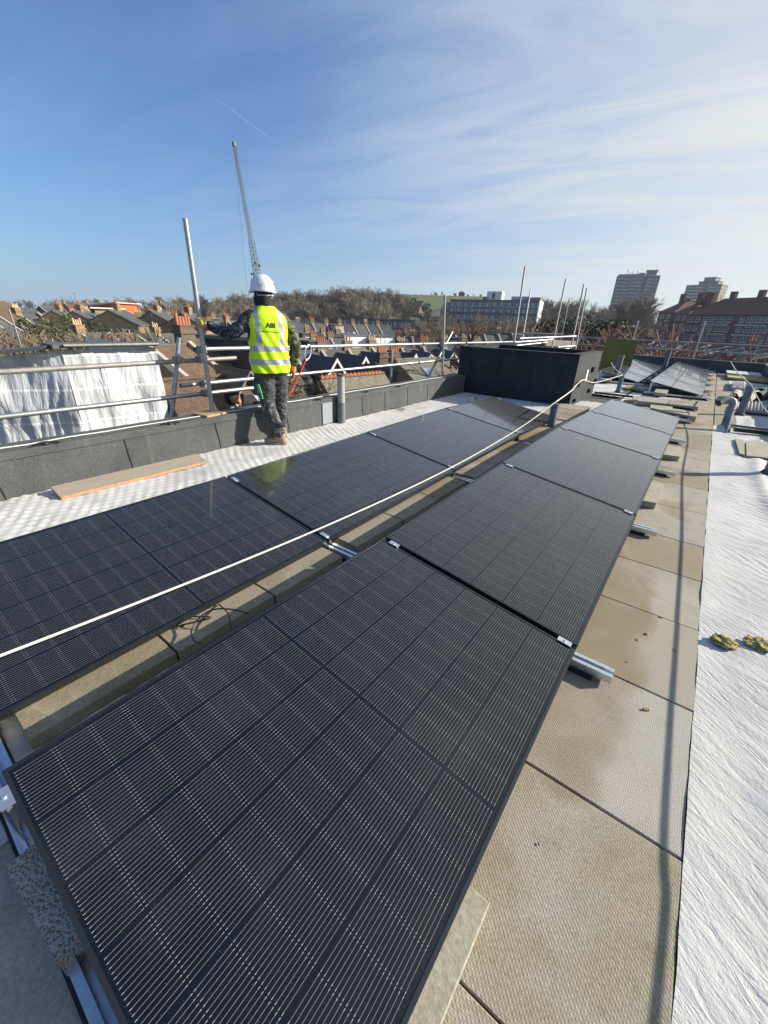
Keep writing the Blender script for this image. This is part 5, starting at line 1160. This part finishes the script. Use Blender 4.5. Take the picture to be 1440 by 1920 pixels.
single(423, 597, 190, 'ever', 'dark evergreen at the left foot of the wood', 1.2); single(745, 551, 300, 'ever', 'dark conical evergreen between the wood and the park'); single(775, 557, 320, 'everround', 'dark evergreen on the park slope'); single(800, 565, 260, 'everround', 'dark evergreen in front of the park lawn', .8)
for i, (px, py, d, k) in enumerate([(1045, 592, 110, 'everround'), (1120, 590, 100, 'everround'), (1142, 594, 95, 'everround'), (1160, 600, 92, 'ever'), (1180, 612, 90, 'everround'), (1085, 600, 105, 'ever')]):
    single(px, py, d, k, 'dark evergreen in the clump behind the bare shrubs, %s from the left' % ORD[[0, 2, 3, 4, 5, 1][i]], 1.3)
for i in range(16):
    px = 1035+i*13+random.uniform(-4, 4); single(px, 606+random.uniform(-8, 14), random.uniform(34, 46), random.choice(['shrubred', 'shrubred', 'shrubpale']), 'reddish bare shrub stems rising behind the far guard rail, %s from the left' % ORD[i], 1.5)
for i in range(13):
    px = 1165+i*15+random.uniform(-4, 4); single(px, 640+random.uniform(-10, 12), random.uniform(27, 33), random.choice(['shrubpale', 'shrubred']), 'pale bare stems just beyond the far parapet under the red flats, %s from the left' % ORD[i], 1.3)
for i in range(18):
    px = -20+i*11; single(px, 616+random.uniform(-10, 10), random.uniform(30, 42), random.choice(['shrubbrown', 'shrubbrown', 'shrubred']), 'brown bare bush behind the wrapped building, %s from the left' % ORD[i], 1.6)
for i in range(6):
    px = 480+i*12; single(px-30, 690+random.uniform(-6, 6), 27, 'ivy' if i % 2 else 'shrubbrown', 'scrubby bush between the roofs behind the worker, %s from the left' % ORD[i], 1.2)
for i, (px0, px1, d0, tp) in enumerate([(760, 1000, 100, 606), (480, 560, 150, 600)]):
    for k in range(8):
        px = px0+(px1-px0)*(k+.5)/8; single(px, tp+random.uniform(-4, 5), d0+random.uniform(-6, 6), random.choice(['far1', 'near1']), ['bare tree behind the chimneys left of the tall scaffold pole, %s from the left', 'bare garden tree behind the roofs beside the worker, %s from the left'][i] % ORD[k], 1.0)
# thin poles on the left
for i, (a, c) in enumerate([((17, 580), (40, 650)), ((97, 635), (101, 648))]):
    tb_, tt = PD(*c, 24), PD(*a, 24); b = MB(); b.path([tb_, tt], .035, 6); tag(b.build('distant_pole', M['galv']), ['leaning pale pole above the wrapped building at the far left', 'short pale pole stub on the roof of the wrapped building'][i], 'pole')
b = MB(); b.path([PD(750, 536, 460)*0+PD(866, 566, 440), PD(866, 553, 440)], .25, 5); b.box(PD(866, 552, 440), (6, 1, 2.6)); tag(b.build('floodlight_mast', M['lead']), 'small floodlight mast on the crest of the park', 'mast')
A, B = PD(857, 588, 240), PD(872, 588, 240)
house(A, B, A.z+1.5, A.z+4.5, 9, 'cream', 'r_pale', 'pale house with tall chimneys in front of the park hill', wins=((.3, 1.5), (.7, 1.5), (.3, 4.2), (.7, 4.2)), chims=((.1, 2), (.8, 2)))
for i, (px, py, d) in enumerate([(752, 572, 300), (772, 574, 295), (832, 577, 290)]):
    A, B = PD(px-6, py+6, d), PD(px+14, py+6, d-6); house(A, B, A.z, A.z+5, 9, 'bk_yellow', 'r_pale', 'pale roofed house among the trees below the park, %s from the left' % ORD[i], wins=((.3, 1.4), (.7, 1.4)), chims=())
for k in protos.values():
    if not k[2]:
        for c_ in list(k[0].children): bpy.data.objects.remove(c_)
        bpy.data.objects.remove(k[0])

# ================================================================ haze
if HAZE:
    hm = bpy.data.materials.new('haze'); hm.use_nodes = True; nt = hm.node_tree; nt.nodes.remove(nt.nodes['Principled BSDF']); pv = nt.nodes.new('ShaderNodeVolumePrincipled')
    pv.inputs['Color'].default_value = (.82, .90, 1, 1); pv.inputs['Density'].default_value = HAZE; pv.inputs['Anisotropy'].default_value = .2
    nt.links.new(pv.outputs[0], nt.nodes['Material Output'].inputs['Volume'])
    b = MB(); b.bb(-3100, 3100, -3100, 3100, -26, 62); hb = b.build('haze', hm); hb['kind'] = 'stuff'

for o in C.objects:
    l_ = o.get('label')
    if l_ and len(l_.replace('-', ' ').split()) > 16: print('LONG', len(l_.replace('-', ' ').split()), l_)
# ================================================================ people
def camo_fn(t, b):
    p = t.obj(); x, y, z = t.sep(p); n = t.noise(p, 14, 3, .6, 1.2); n2 = t.noise(p, 23, 3, .6, 1.5)
    g = t.m('GREATER_THAN', x, .05)
    dk = t.mix(g, (.008, .011, .018), (.03, .036, .022)); md = t.mix(g, (.025, .032, .045), (.13, .14, .055)); lt = t.mix(g, (.22, .24, .28), (.24, .25, .17))
    c = t.mix(t.step(n, .48, .52), dk, md); c = t.mix(t.step(n2, .60, .63), c, lt)
    return dict(c=c, h=t.noise(p, 9, 4, .6))
def trou_fn(t, b):
    p = t.obj(); x, y, z = t.sep(p); n = t.noise(p, 8, 5, .65, 1); n2 = t.noise(p, 22, 4, .7, 1)
    c = t.mix(n, (.022, .027, .032), (.065, .068, .07))
    lowmask = t.m('SUBTRACT', 1, t.step(z, .25, .75))
    c = t.mix(t.m('MULTIPLY', t.step(n2, .56, .62), t.m('ADD', .15, t.m('MULTIPLY', lowmask, .75))), c, (.38, .36, .32))
    return dict(c=c, h=t.noise(p, 7, 4, .6, 1.5))
MP = dict(camo=mat('camouflage_jacket', camo_fn, rough=.85, bstr=.8, bdist=.02), trou=mat('paint_stained_trousers', trou_fn, rough=.85, bstr=.9, bdist=.03),
    skin=mat('skin', color=(.38, .20, .13), rough=.55), black=noisy('black_cloth', (.007, .008, .010), (.02, .021, .024), 20, .8),
    hiviz=noisy('high_visibility_yellow', (.50, .78, .0), (.56, .85, .0), 12, .6, bstr=.3), refl=noisy('reflective_tape', (.30, .32, .34), (.40, .42, .44), 30, .4, .2),
    helmet=mat('white_helmet_shell', color=(.72, .73, .75), rough=.28), boot=noisy('tan_boot_leather', (.26, .17, .11), (.38, .28, .20), 20, .8), sole=mat('pale_sole', color=(.32, .26, .20), rough=.8),
    glovey=noisy('yellow_knit_glove', (.38, .36, .10), (.52, .50, .18), 50, .9), gloveo=noisy('orange_latex_palm', (.52, .16, .05), (.62, .24, .10), 30, .6), beanie=noisy('charcoal_beanie', (.018, .016, .016), (.04, .035, .033), 30, .95), ink=mat('dark_print', color=(.015, .03, .02), rough=.7), green=mat('green_trim', color=(.03, .42, .10), rough=.6), teal=noisy('pale_teal_jacket', (.30, .42, .42), (.42, .52, .52), 20, .8), red=mat('red_lever', color=(.35, .03, .03), rough=.5))
def limb(b, pts, rad, n=16):
    pts = [Vector(p) for p in pts]; out = []; rr = []
    for i in range(len(pts)-1):
        p0, p1, p2, p3 = pts[max(i-1, 0)], pts[i], pts[i+1], pts[min(i+2, len(pts)-1)]
        for k in range(6):
            s = k/6; out.append(.5*((2*p1)+(-p0+p2)*s+(2*p0-5*p1+4*p2-p3)*s*s+(-p0+3*p1-3*p2+p3)*s**3)); rr.append(rad[i]+(rad[i+1]-rad[i])*s)
    out.append(pts[-1]); rr.append(rad[-1]); b.path(out, rr, n); b.ell(out[0], (rr[0],)*3, 12, 8); b.ell(out[-1], (rr[-1],)*3, 12, 8)
def head(b, c, Mh):           # Mh: 3x3, local +y is the face
    def E(p, r): b.ell(Vector(c)+Mh @ Vector(p), r, 18, 12, M=Mh)
    E((0, -.005, .03), (.077, .095, .092)); E((0, .02, -.045), (.058, .070, .075)); E((0, .098, -.015), (.013, .022, .026)); E((0, .108, -.028), (.016, .014, .011))
    E((0, .083, -.062), (.026, .012, .008)); E((0, .083, -.075), (.024, .012, .008)); E((0, .074, -.105), (.024, .020, .018)); E((0, .083, .022), (.055, .014, .010))
    for s_ in (-1, 1): E((s_*.078, -.005, -.012), (.010, .020, .032)); E((s_*.040, .062, -.03), (.028, .026, .026))
def hand_grip(b, c, axis, out, inw, r, s=1.0):   # fingers closing round a bar of radius r at c
    a, o_, i_ = Vector(axis).normalized(), Vector(out).normalized(), Vector(inw).normalized()
    palm = c+o_*(r+.014); b.ell(palm, (.042*s, .020*s, .046*s), 14, 10, M=Matrix((i_, o_, a)).transposed())
    for k, (h, ln) in enumerate(((.034, .95), (.012, 1.05), (-.011, 1.0), (-.033, .85))):
        pts = []
        for j in range(6): th = -.3+j*.62*ln; pts.append(c+a*h*s+(o_*math.cos(th)+i_*math.sin(th))*(r+.011))
        b.path(pts, [.0115*s, .0112*s, .011*s, .0105*s, .010*s, .009*s], 8)
    pts = [c+a*.03*s+o_*(r+.012)-i_*.028, c+a*.040*s-i_*(r+.020), c+a*.034*s-i_*(r+.008)-o_*(r*.8), c+a*.028*s-o_*(r+.010)-i_*.004]; b.path(pts, [.014*s, .013*s, .012*s, .010*s], 8)
def hand_relaxed(b, wr, down, fwd, side, s=1.0):
    d, f, sd_ = [Vector(v).normalized() for v in (down, fwd, side)]
    b.ell(wr+d*.05, (.040*s, .018*s, .050*s), 14, 10, M=Matrix((f, sd_, d)).transposed())
    for k, (x, ln) in enumerate(((.030, .070), (.010, .078), (-.011, .072), (-.030, .056))):
        p = wr+d*.088+f*x; q = p+d*ln*.45+sd_*-.012; e = q+d*ln*.32-sd_*.022; g_ = e+d*ln*.12-sd_*.020; b.path([p, q, e, g_], [.0105, .0098, .009, .008], 8)
    p = wr+d*.03+f*.034; b.path([p, p+d*.030+f*.022-sd_*.01, p+d*.062+f*.022-sd_*.022], [.013, .012, .009], 8)
F = Vector((-.90, .44, 0)).normalized(); yaw = math.atan2(F.y, F.x)-math.pi/2
WP = Vector((-3.945, 3.06, .012))
wk = thing('person', 'worker in yellow high-visibility vest and white helmet seen from behind, one hand on the pole', 'person', WP, yaw)
inv = Matrix.Rotation(-yaw, 3, 'Z')
def loc(p): return inv @ (Vector(p)-WP)
pole_h = Vector((-4.40, 0, 1.335)); tt = (1.335-pB.z)/(pA.z-pB.z); pc = pB.lerp(pA, tt); hp = loc(pc); pax = inv @ (pA-pB).normalized()
sh_l, sh_r = Vector((-.185, .0, 1.385)), Vector((.185, .01, 1.385))
wl = hp+Vector((.085, -.03, -.025)); el = (sh_l+wl)/2+Vector((-.01, -.06, -.11))
er, wr_ = Vector((.285, -.05, 1.11)), Vector((.275, .05, .875))
an_l, an_r = Vector((.035, -.06, .10)), Vector((.13, .26, .10)); kn_l, kn_r = Vector((-.055, .04, .49)), Vector((.115, .16, .48)); hp_l, hp_r = Vector((-.085, 0, .88)), Vector((.085, .01, .88))
TL = Vector((-.80, .55, 0)).normalized(); TR = Vector((-.60, .80, 0)).normalized()
b = MB()
b.loft([[(rx*math.cos(a)*1, ry*math.sin(a)+oy, z) for a in [2*math.pi*k/20 for k in range(20)]] for z, rx, ry, oy in ((.82, .13, .10, 0), (.92, .16, .115, 0), (1.05, .145, .10, 0), (1.2, .155, .105, 0), (1.33, .175, .105, 0), (1.42, .13, .085, .0), (1.47, .06, .06, .0))])
limb(b, [(0, 0, 1.42), (0, .01, 1.52)], [.058, .054]); limb(b, [sh_l, el, wl], [.055, .042, .027]); limb(b, [sh_r, er, wr_], [.055, .042, .027])
limb(b, [hp_l, kn_l, an_l], [.088, .058, .040]); limb(b, [hp_r, kn_r, an_r], [.088, .058, .040])
for an, tl in ((an_l, TL), (an_r, TR)): limb(b, [an, an+tl*.06+Vector((0, 0, -.05)), an+tl*.17+Vector((0, 0, -.075))], [.038, .036, .022])
Hm = Matrix.Rotation(R(36), 3, 'Z'); hc = Vector((-.01, .02, 1.625))
head(b, hc, Hm)
hand_grip(b, hp, pax, Vector((.75, -.62, 0)), Vector((-.62, -.75, 0)), .0255)
hand_relaxed(b, wr_, (0.02, .12, -1), (0, 1, .1), (1, 0, 0))
o = b.build('body', MP['skin'], wk); voxel(o, .0075, 3)
# boots
for an, tl in ((an_l, TL), (an_r, TR)):
    sdv = Vector((tl.y, -tl.x, 0)); Mb = Matrix((tl, sdv, Vector((0, 0, 1)))).transposed(); b = MB()
    for p, r_ in (((-.01, 0, -.01), (.058, .046, .075)), ((.0, 0, -.055), (.062, .044, .045)), ((.075, 0, -.058), (.075, .045, .040)), ((.145, 0, -.062), (.062, .048, .036)), ((-.035, 0, -.05), (.04, .04, .05))): b.ell(an+Mb @ Vector(p), r_, 18, 12, M=Mb)
    o = b.build('boot', MP['boot'], wk); voxel(o, .0075, 5)
    b = MB(); pr = []
    for k in range(24): a = 2*math.pi*k/24; pr.append(an+tl*(.062+.145*math.cos(a))+sdv*(.050*math.sin(a)*(1 if math.cos(a) > -.2 else .85)))
    b.loft([[Vector((p.x, p.y, -.002)) for p in pr], [Vector((p.x, p.y, .022)) for p in pr]], smooth=False); b.build('sole', MP['sole'], o)
# trousers
def wrinkle(o, amp, sc, seed=0, zs=1.0):
    me = o.data
    for v in me.vertices:
        c = v.co; n_ = noise.noise((c.x*sc+seed, c.y*sc, c.z*sc*zs))+.5*noise.noise((c.x*sc*2.3+seed, c.y*sc*2.3, c.z*sc*2.3*zs)); v.co = c+v.normal*amp*n_
    me.update()
b = MB(); limb(b, [hp_l+Vector((0, 0, .06)), (hp_l+kn_l)/2+Vector((0, -.01, 0)), kn_l, (kn_l+an_l)/2+Vector((0, -.02, 0)), an_l+Vector((0, 0, .05))], [.118, .108, .086, .075, .066]); limb(b, [hp_r+Vector((0, 0, .06)), (hp_r+kn_r)/2, kn_r, (kn_r+an_r)/2+Vector((0, -.02, 0)), an_r+Vector((0, 0, .05))], [.118, .108, .086, .075, .066])
b.ell((0, 0, .90), (.185, .135, .10), 20, 12); b.ell((0, -.03, .86), (.16, .12, .09), 20, 12)
for p, r_ in ((hp_l+Vector((-.095, -.02, -.20)), (.035, .06, .09)), (kn_l+Vector((-.02, .06, .0)), (.06, .04, .09)), (an_l+Vector((0, -.01, .07)), (.074, .07, .035)), (an_l+Vector((.01, -.02, .15)), (.078, .072, .03)), (kn_r+Vector((.05, 0, .02)), (.055, .07, .07))): b.ell(p, r_, 16, 10)
o = b.build('trousers', MP['trou'], wk); voxel(o, .011, 4); wrinkle(o, .016, 9, 3, 1.6)
b = MB(); b.path([hp_l+Vector((-.085, -.115, -.16)), hp_l+Vector((-.07, -.128, -.24)), hp_l+Vector((-.055, -.118, -.32))], [.008, .012, .008], 6); b.build('green_flash', MP['green'], o)
# jacket
b = MB()
b.loft([[(rx*math.cos(a), ry*math.sin(a), z) for a in [2*math.pi*k/24 for k in range(24)]] for z, rx, ry in ((.90, .17, .125), (1.0, .175, .125), (1.2, .18, .125), (1.34, .20, .12), (1.43, .155, .10), (1.485, .075, .072))])
limb(b, [sh_l+Vector((.03, 0, -.0)), (sh_l+el)/2+Vector((0, -.015, -.02)), el, (el+wl)/2+Vector((0, 0, -.01)), wl], [.082, .072, .062, .056, .042]); limb(b, [sh_r+Vector((-.03, 0, 0)), (sh_r+er)/2+Vector((.02, 0, 0)), er, (er+wr_)/2+Vector((.01, 0, 0)), wr_+Vector((0, 0, .03))], [.082, .072, .066, .060, .044])
o = b.build('jacket', MP['camo'], wk); voxel(o, .010, 4); wrinkle(o, .014, 11, 8, 1.0)
# gloves
b = MB(); hand_grip(b, hp, pax, Vector((.75, -.62, 0)), Vector((-.62, -.75, 0)), .0265, 1.12); b.path([hp+Vector((.04, -.03, -.01)), wl+Vector((.03, .0, -.006))], [.036, .034], 14)
o = b.build('glove', [MP['glovey'], MP['gloveo']], wk); voxel(o, .005, 3)
for f in o.data.polygons:
    if (f.center-hp).dot(Vector((-.3, -.2, -1))) > .022: f.material_index = 1
b = MB(); hand_relaxed(b, wr_+Vector((0, 0, -.01)), (0.02, .12, -1), (0, 1, .1), (1, 0, 0), 1.1); b.path([wr_+Vector((0, 0, .03)), wr_+Vector((0, 0, -.05))], [.036, .034], 14)
o = b.build('glove', MP['gloveo'], wk); voxel(o, .005, 2)
# hood / snood under the helmet
b = MB(); b.ell(hc+Hm @ Vector((0, -.012, .0)), (.088, .100, .105), 20, 14, M=Hm); b.loft([[(hc.x*(1-k_)+rx*math.cos(a), ry*math.sin(a)-.004, z) for a in [2*math.pi*k/20 for k in range(20)]] for z, rx, ry, k_ in ((1.445, .100, .090, 1), (1.49, .088, .085, .6), (1.55, .083, .090, .2), (1.60, .085, .095, 0))])
for k in range(3): b.path([hc+Vector((.088*math.cos(a), .092*math.sin(a), -.05-.035*k+.012*math.sin(a*2+k))) for a in [2*math.pi*j/20 for j in range(21)]], .014, 8)
o = b.build('hood', MP['black'], wk); voxel(o, .008, 3)
vg = o.data
# open the hood at the face
bm = bmesh.new(); bm.from_mesh(vg); fd = Hm @ Vector((0, 1, 0))
bmesh.ops.delete(bm, geom=[v for v in bm.verts if (v.co-hc).dot(fd) > .055 and -.075 < v.co.z-hc.z < .05 and abs((v.co-hc).dot(Hm @ Vector((1, 0, 0)))) < .06], context='VERTS'); bm.to_mesh(vg); bm.free()
# helmet
hz_ = hc+Vector((0, -.004, .052)); b = MB(); nu, nv = 40, 14; rings_ = []
Ht = Hm @ Matrix.Rotation(R(-4), 3, 'X')
for j in range(nv+1):
    th = -.30+(math.pi/2+.30-.02)*j/nv; rg = []
    for i in range(nu):
        ph = 2*math.pi*i/nu; x, y = math.cos(ph), math.sin(ph); rx, ry, rz = .113, .132, .122
        rid = .006*max(0, 1-abs(x)*5)*max(0, math.sin(th+.2))+(.004 if .28 < abs(x) < .40 and th > .25 else 0)
        k = math.cos(th) if th > 0 else 1+(-th)*.30
        if th < 0: k += (.22*max(0, y)**3+.05*max(0, -y)**3)*(-th/.30)
        rg.append(hz_+Ht @ Vector((rx*x*k, ry*y*k, rz*math.sin(th)+rid-(.018*max(0, -y) if th < 0.05 else 0))))
    rings_.append(rg)
b.loft(rings_, cap=False); b.add(rings_[-1], [tuple(range(nu))], 0, True)
hel = b.build('helmet', MP['helmet'], wk); md = hel.modifiers.new('s', 'SOLIDIFY'); md.thickness = .004
for s_ in (1,):
    b = MB(); b.ell(hz_+Ht @ Vector((.045, -.122, .022)), (.018, .006, .007), 12, 8, M=Ht); b.build('vent_lever', MP['red'], hel)
b = MB(); b.path([hc+Hm @ Vector((.098*math.cos(a), .112*math.sin(a)-.004, -.022)) for a in [math.pi*(1.04+.92*k/16) for k in range(17)]], .0085, 8); b.ell(hc+Hm @ Vector((0.0, -.122, -.022)), (.022, .012, .012), 10, 8, M=Hm); b.build('headband', MP['refl'], hel)
b = MB(); b.path([hc+Hm @ Vector((.094*math.cos(a), .104*math.sin(a), -.060-.018*math.sin(a*1.0))) for a in [math.pi*(1.0+1.0*k/16) for k in range(17)]], .004, 6); b.build('chin_strap', MP['refl'], hel)
b = MB(); b.ell(hz_+Ht @ Vector((-.112, -.062, .030)), (.008, .011, .009), 10, 8, M=Ht); b.build('small_emblem', MP['refl'], hel)
# vest
NU, NV = 120, 84
def vest_pt(a, u):
    z = .835+(1.505-.835)*u; sx = math.cos(a); sy = math.sin(a)
    prof = [(0, .212, .165), (.15, .218, .165), (.35, .212, .158), (.55, .216, .152), (.75, .225, .142), (.86, .200, .125), (.94, .135, .100), (1, .088, .082)]
    for (u0, x0, y0), (u1, x1, y1) in zip(prof, prof[1:]):
        if u0 <= u <= u1: s = (u-u0)/(u1-u0); rx = x0+(x1-x0)*s; ry = y0+(y1-y0)*s; break
    e = .82; px = rx*abs(sx)**e*(1 if sx > 0 else -1); py = ry*abs(sy)**e*(1 if sy > 0 else -1)
    fold = .010*noise.noise((px*9+z*5, py*5, z*4.5-px*4))+.006*math.sin((px*1.1+z*.7)*46+2.5*noise.noise((px*4, py*4, z*4)))*max(0, min(1, (1.38-z)*3))
    k = 1+fold/max(.1, math.hypot(px, py)); return Vector((px*k, py*k-.004, z))
vs = [vest_pt(2*math.pi*i/NU, j/NV) for j in range(NV+1) for i in range(NU)]; b = MB(); fs = []; 
for j in range(NV):
    for i in range(NU):
        q = (j*NU+i, j*NU+(i+1) % NU, (j+1)*NU+(i+1) % NU, (j+1)*NU+i); c = (vs[q[0]]+vs[q[2]])/2
        arm = ((c.z-1.30)/.145)**2+(c.y/.088)**2 < 1 and abs(c.x) > .12      # armholes
        if arm: continue
        tape = .895+.03 < c.z < .975 or 1.055 < c.z < 1.115 or (c.z >= 1.08 and c.z < 1.50 and .098 < abs(c.x) < .150 and True)
        o_ = len(b.v); b.add([vs[k] for k in q], [(0, 1, 2, 3)], 1 if tape else 0, True)
vest = b.build('vest', [MP['hiviz'], MP['refl']], wk)
bm = bmesh.new(); bm.from_mesh(vest.data); bmesh.ops.remove_doubles(bm, verts=bm.verts, dist=1e-5); bmesh.ops.recalc_face_normals(bm, faces=bm.faces); bm.to_mesh(vest.data); bm.free()
bvh = BVHTree.FromPolygons([v.co for v in vest.data.vertices], [tuple(p.vertices) for p in vest.data.polygons])
def text_on(body, size, x, z, mtl, parent, name, bold=.0, back=True):
    cu = bpy.data.curves.new('t', 'FONT'); cu.body = body; cu.size = size; cu.align_x = 'CENTER'; cu.align_y = 'CENTER'; cu.offset = bold; cu.resolution_u = 3
    ob = bpy.data.objects.new('t', cu); C.objects.link(ob); dg = bpy.context.evaluated_depsgraph_get(); dg.update(); me = bpy.data.meshes.new_from_object(ob.evaluated_get(dg)); bpy.data.objects.remove(ob)
    bm = bmesh.new(); bm.from_mesh(me); bmesh.ops.triangulate(bm, faces=bm.faces)
    bmesh.ops.subdivide_edges(bm, edges=[e for e in bm.edges if e.calc_length() > .012], cuts=2); 
    for v in bm.verts:
        hit = bvh.ray_cast(Vector((x+v.co.x, -.6, z+v.co.y)), Vector((0, 1, 0))); y = hit[0].y if hit[0] else -.15; v.co = Vector((x+v.co.x, y-.0035, z+v.co.y))
    bm.to_mesh(me); bm.free(); me.materials.clear(); me.materials.append(mtl); oo = bpy.data.objects.new(name, me); C.objects.link(oo); oo.parent = parent; return oo
text_on('ABI', .068, .012, 1.318, MP['ink'], vest, 'printed_lettering', .002)
# the line of small print below the letters is unreadable in the photo: short dark dashes
for k in range(13):
    b = MB(); x = -.085+k*.0135; pts = []
    for xx in (x, x+.009+.004*((k*5) % 3 == 0)):
        hit = bvh.ray_cast(Vector((xx, -.6, 1.262-.06*(xx+.05))), Vector((0, 1, 0))); pts.append((hit[0] or Vector((xx, -.15, 1.262)))+Vector((0, -.003, 0)))
    b.path(pts, .0028, 4); b.build('small_print_mark', MP['ink'], vest)
md = vest.modifiers.new('s', 'SOLIDIFY'); md.thickness = .003
# ---------------- crouching worker beyond the parapet
w2 = thing('person', 'worker in a black beanie bending down behind the parapet, only head and shoulder visible', 'person', (-5.1, 3.6, -.95))
bs = Vector(w2.location); hc2 = PXx(440, 749, -4.88)-bs
upv = Vector((-.12, -.80, .38)).normalized(); fc = Vector((.62, .20, -.72)); fc = (fc-upv*fc.dot(upv)).normalized(); rx_ = fc.cross(upv); M2 = Matrix((rx_, fc, upv)).transposed()
nk = hc2-upv*.14; ch = nk+Vector((-.05, .22, -.10)); pv = ch+Vector((-.10, .36, -.22)); b = MB()
head(b, hc2, M2); limb(b, [hc2-upv*.05, nk], [.055, .055]); limb(b, [nk, ch, pv], [.07, .145, .135])
sl2, sr2 = nk+Vector((.15, .13, -.05)), nk+Vector((-.20, .10, -.05)); e2, e3 = sl2+Vector((.02, .0, -.26)), sr2+Vector((-.03, 0, -.27)); h2, h3 = e2+Vector((-.05, -.20, -.12)), e3+Vector((.08, -.2, -.1))
limb(b, [sl2, e2, h2], [.055, .042, .028]); limb(b, [sr2, e3, h3], [.055, .042, .028])
k2, k3 = pv+Vector((.12, -.32, -.02)), pv+Vector((-.12, -.32, -.03)); k2.z = k3.z = .40; a2, a3 = k2+Vector((.0, .22, 0)), k3+Vector((0, .2, 0)); a2.z = a3.z = .10
limb(b, [pv, k2, a2], [.10, .06, .04]); limb(b, [pv, k3, a3], [.10, .06, .04])
for a_ in (a2, a3): limb(b, [a_, a_+Vector((0, -.06, -.05)), a_+Vector((0, -.17, -.065))], [.04, .036, .024])
for h_ in (h2, h3): hand_relaxed(b, h_, (0, -.5, -.8), (1, 0, 0), (0, .8, -.5))
o = b.build('body', MP['skin'], w2); voxel(o, .008, 3)
b = MB(); b.ell(hc2+M2 @ Vector((0, -.02, .038)), (.096, .112, .100), 24, 14, M=M2, z0=-.55); o = b.build('beanie', MP['beanie'], w2); wrinkle(o, .006, 14); b = MB()
b.path([hc2+M2 @ Vector((.088*math.cos(a), .100*math.sin(a)-.012, -.002+.018*math.sin(a))) for a in [2*math.pi*k/28 for k in range(29)]], .014, 8); b.build('cuff', MP['beanie'], o)
b = MB(); limb(b, [nk+Vector((0, .02, .0)), ch, pv], [.098, .175, .160]); limb(b, [sl2, e2, h2], [.085, .068, .05]); limb(b, [sr2, e3, h3], [.085, .068, .05]); b.path([hc2-upv*.09+M2@Vector((.075*math.cos(a), .08*math.sin(a)-.01, 0)) for a in [2*math.pi*k/20 for k in range(21)]], .026, 8)
o = b.build('jacket', [MP['black'], MP['teal'], MP['green']], w2); voxel(o, .011, 4); wrinkle(o, .01, 10)
for f in o.data.polygons:
    t__ = (f.center-nk).dot(Vector((.0, .9, -.2)))
    if t__ > .13: f.material_index = 1
    if t__ > .20: f.material_index = 2
b = MB(); limb(b, [pv, k2, a2], [.15, .09, .07]); limb(b, [pv, k3, a3], [.15, .09, .07]); o = b.build('trousers', MP['trou'], w2); voxel(o, .012, 3)
for a_ in (a2, a3): b = MB(); b.ell(a_+Vector((0, -.06, -.055)), (.05, .14, .045), 14, 8); b.build('boot', MP['boot'], w2)
for i in range(3):
    b = MB(); b.bb(-5.62+i*.25, -5.39+i*.25, 1.2, 6.2, -1.0, -.955); tag(b.build('scaffold_board', M['wood']), 'scaffold board the crouching worker stands on outside the parapet, %s from the wall' % ORD[2-i], 'scaffold board', 'scaffold boards outside the parapet')
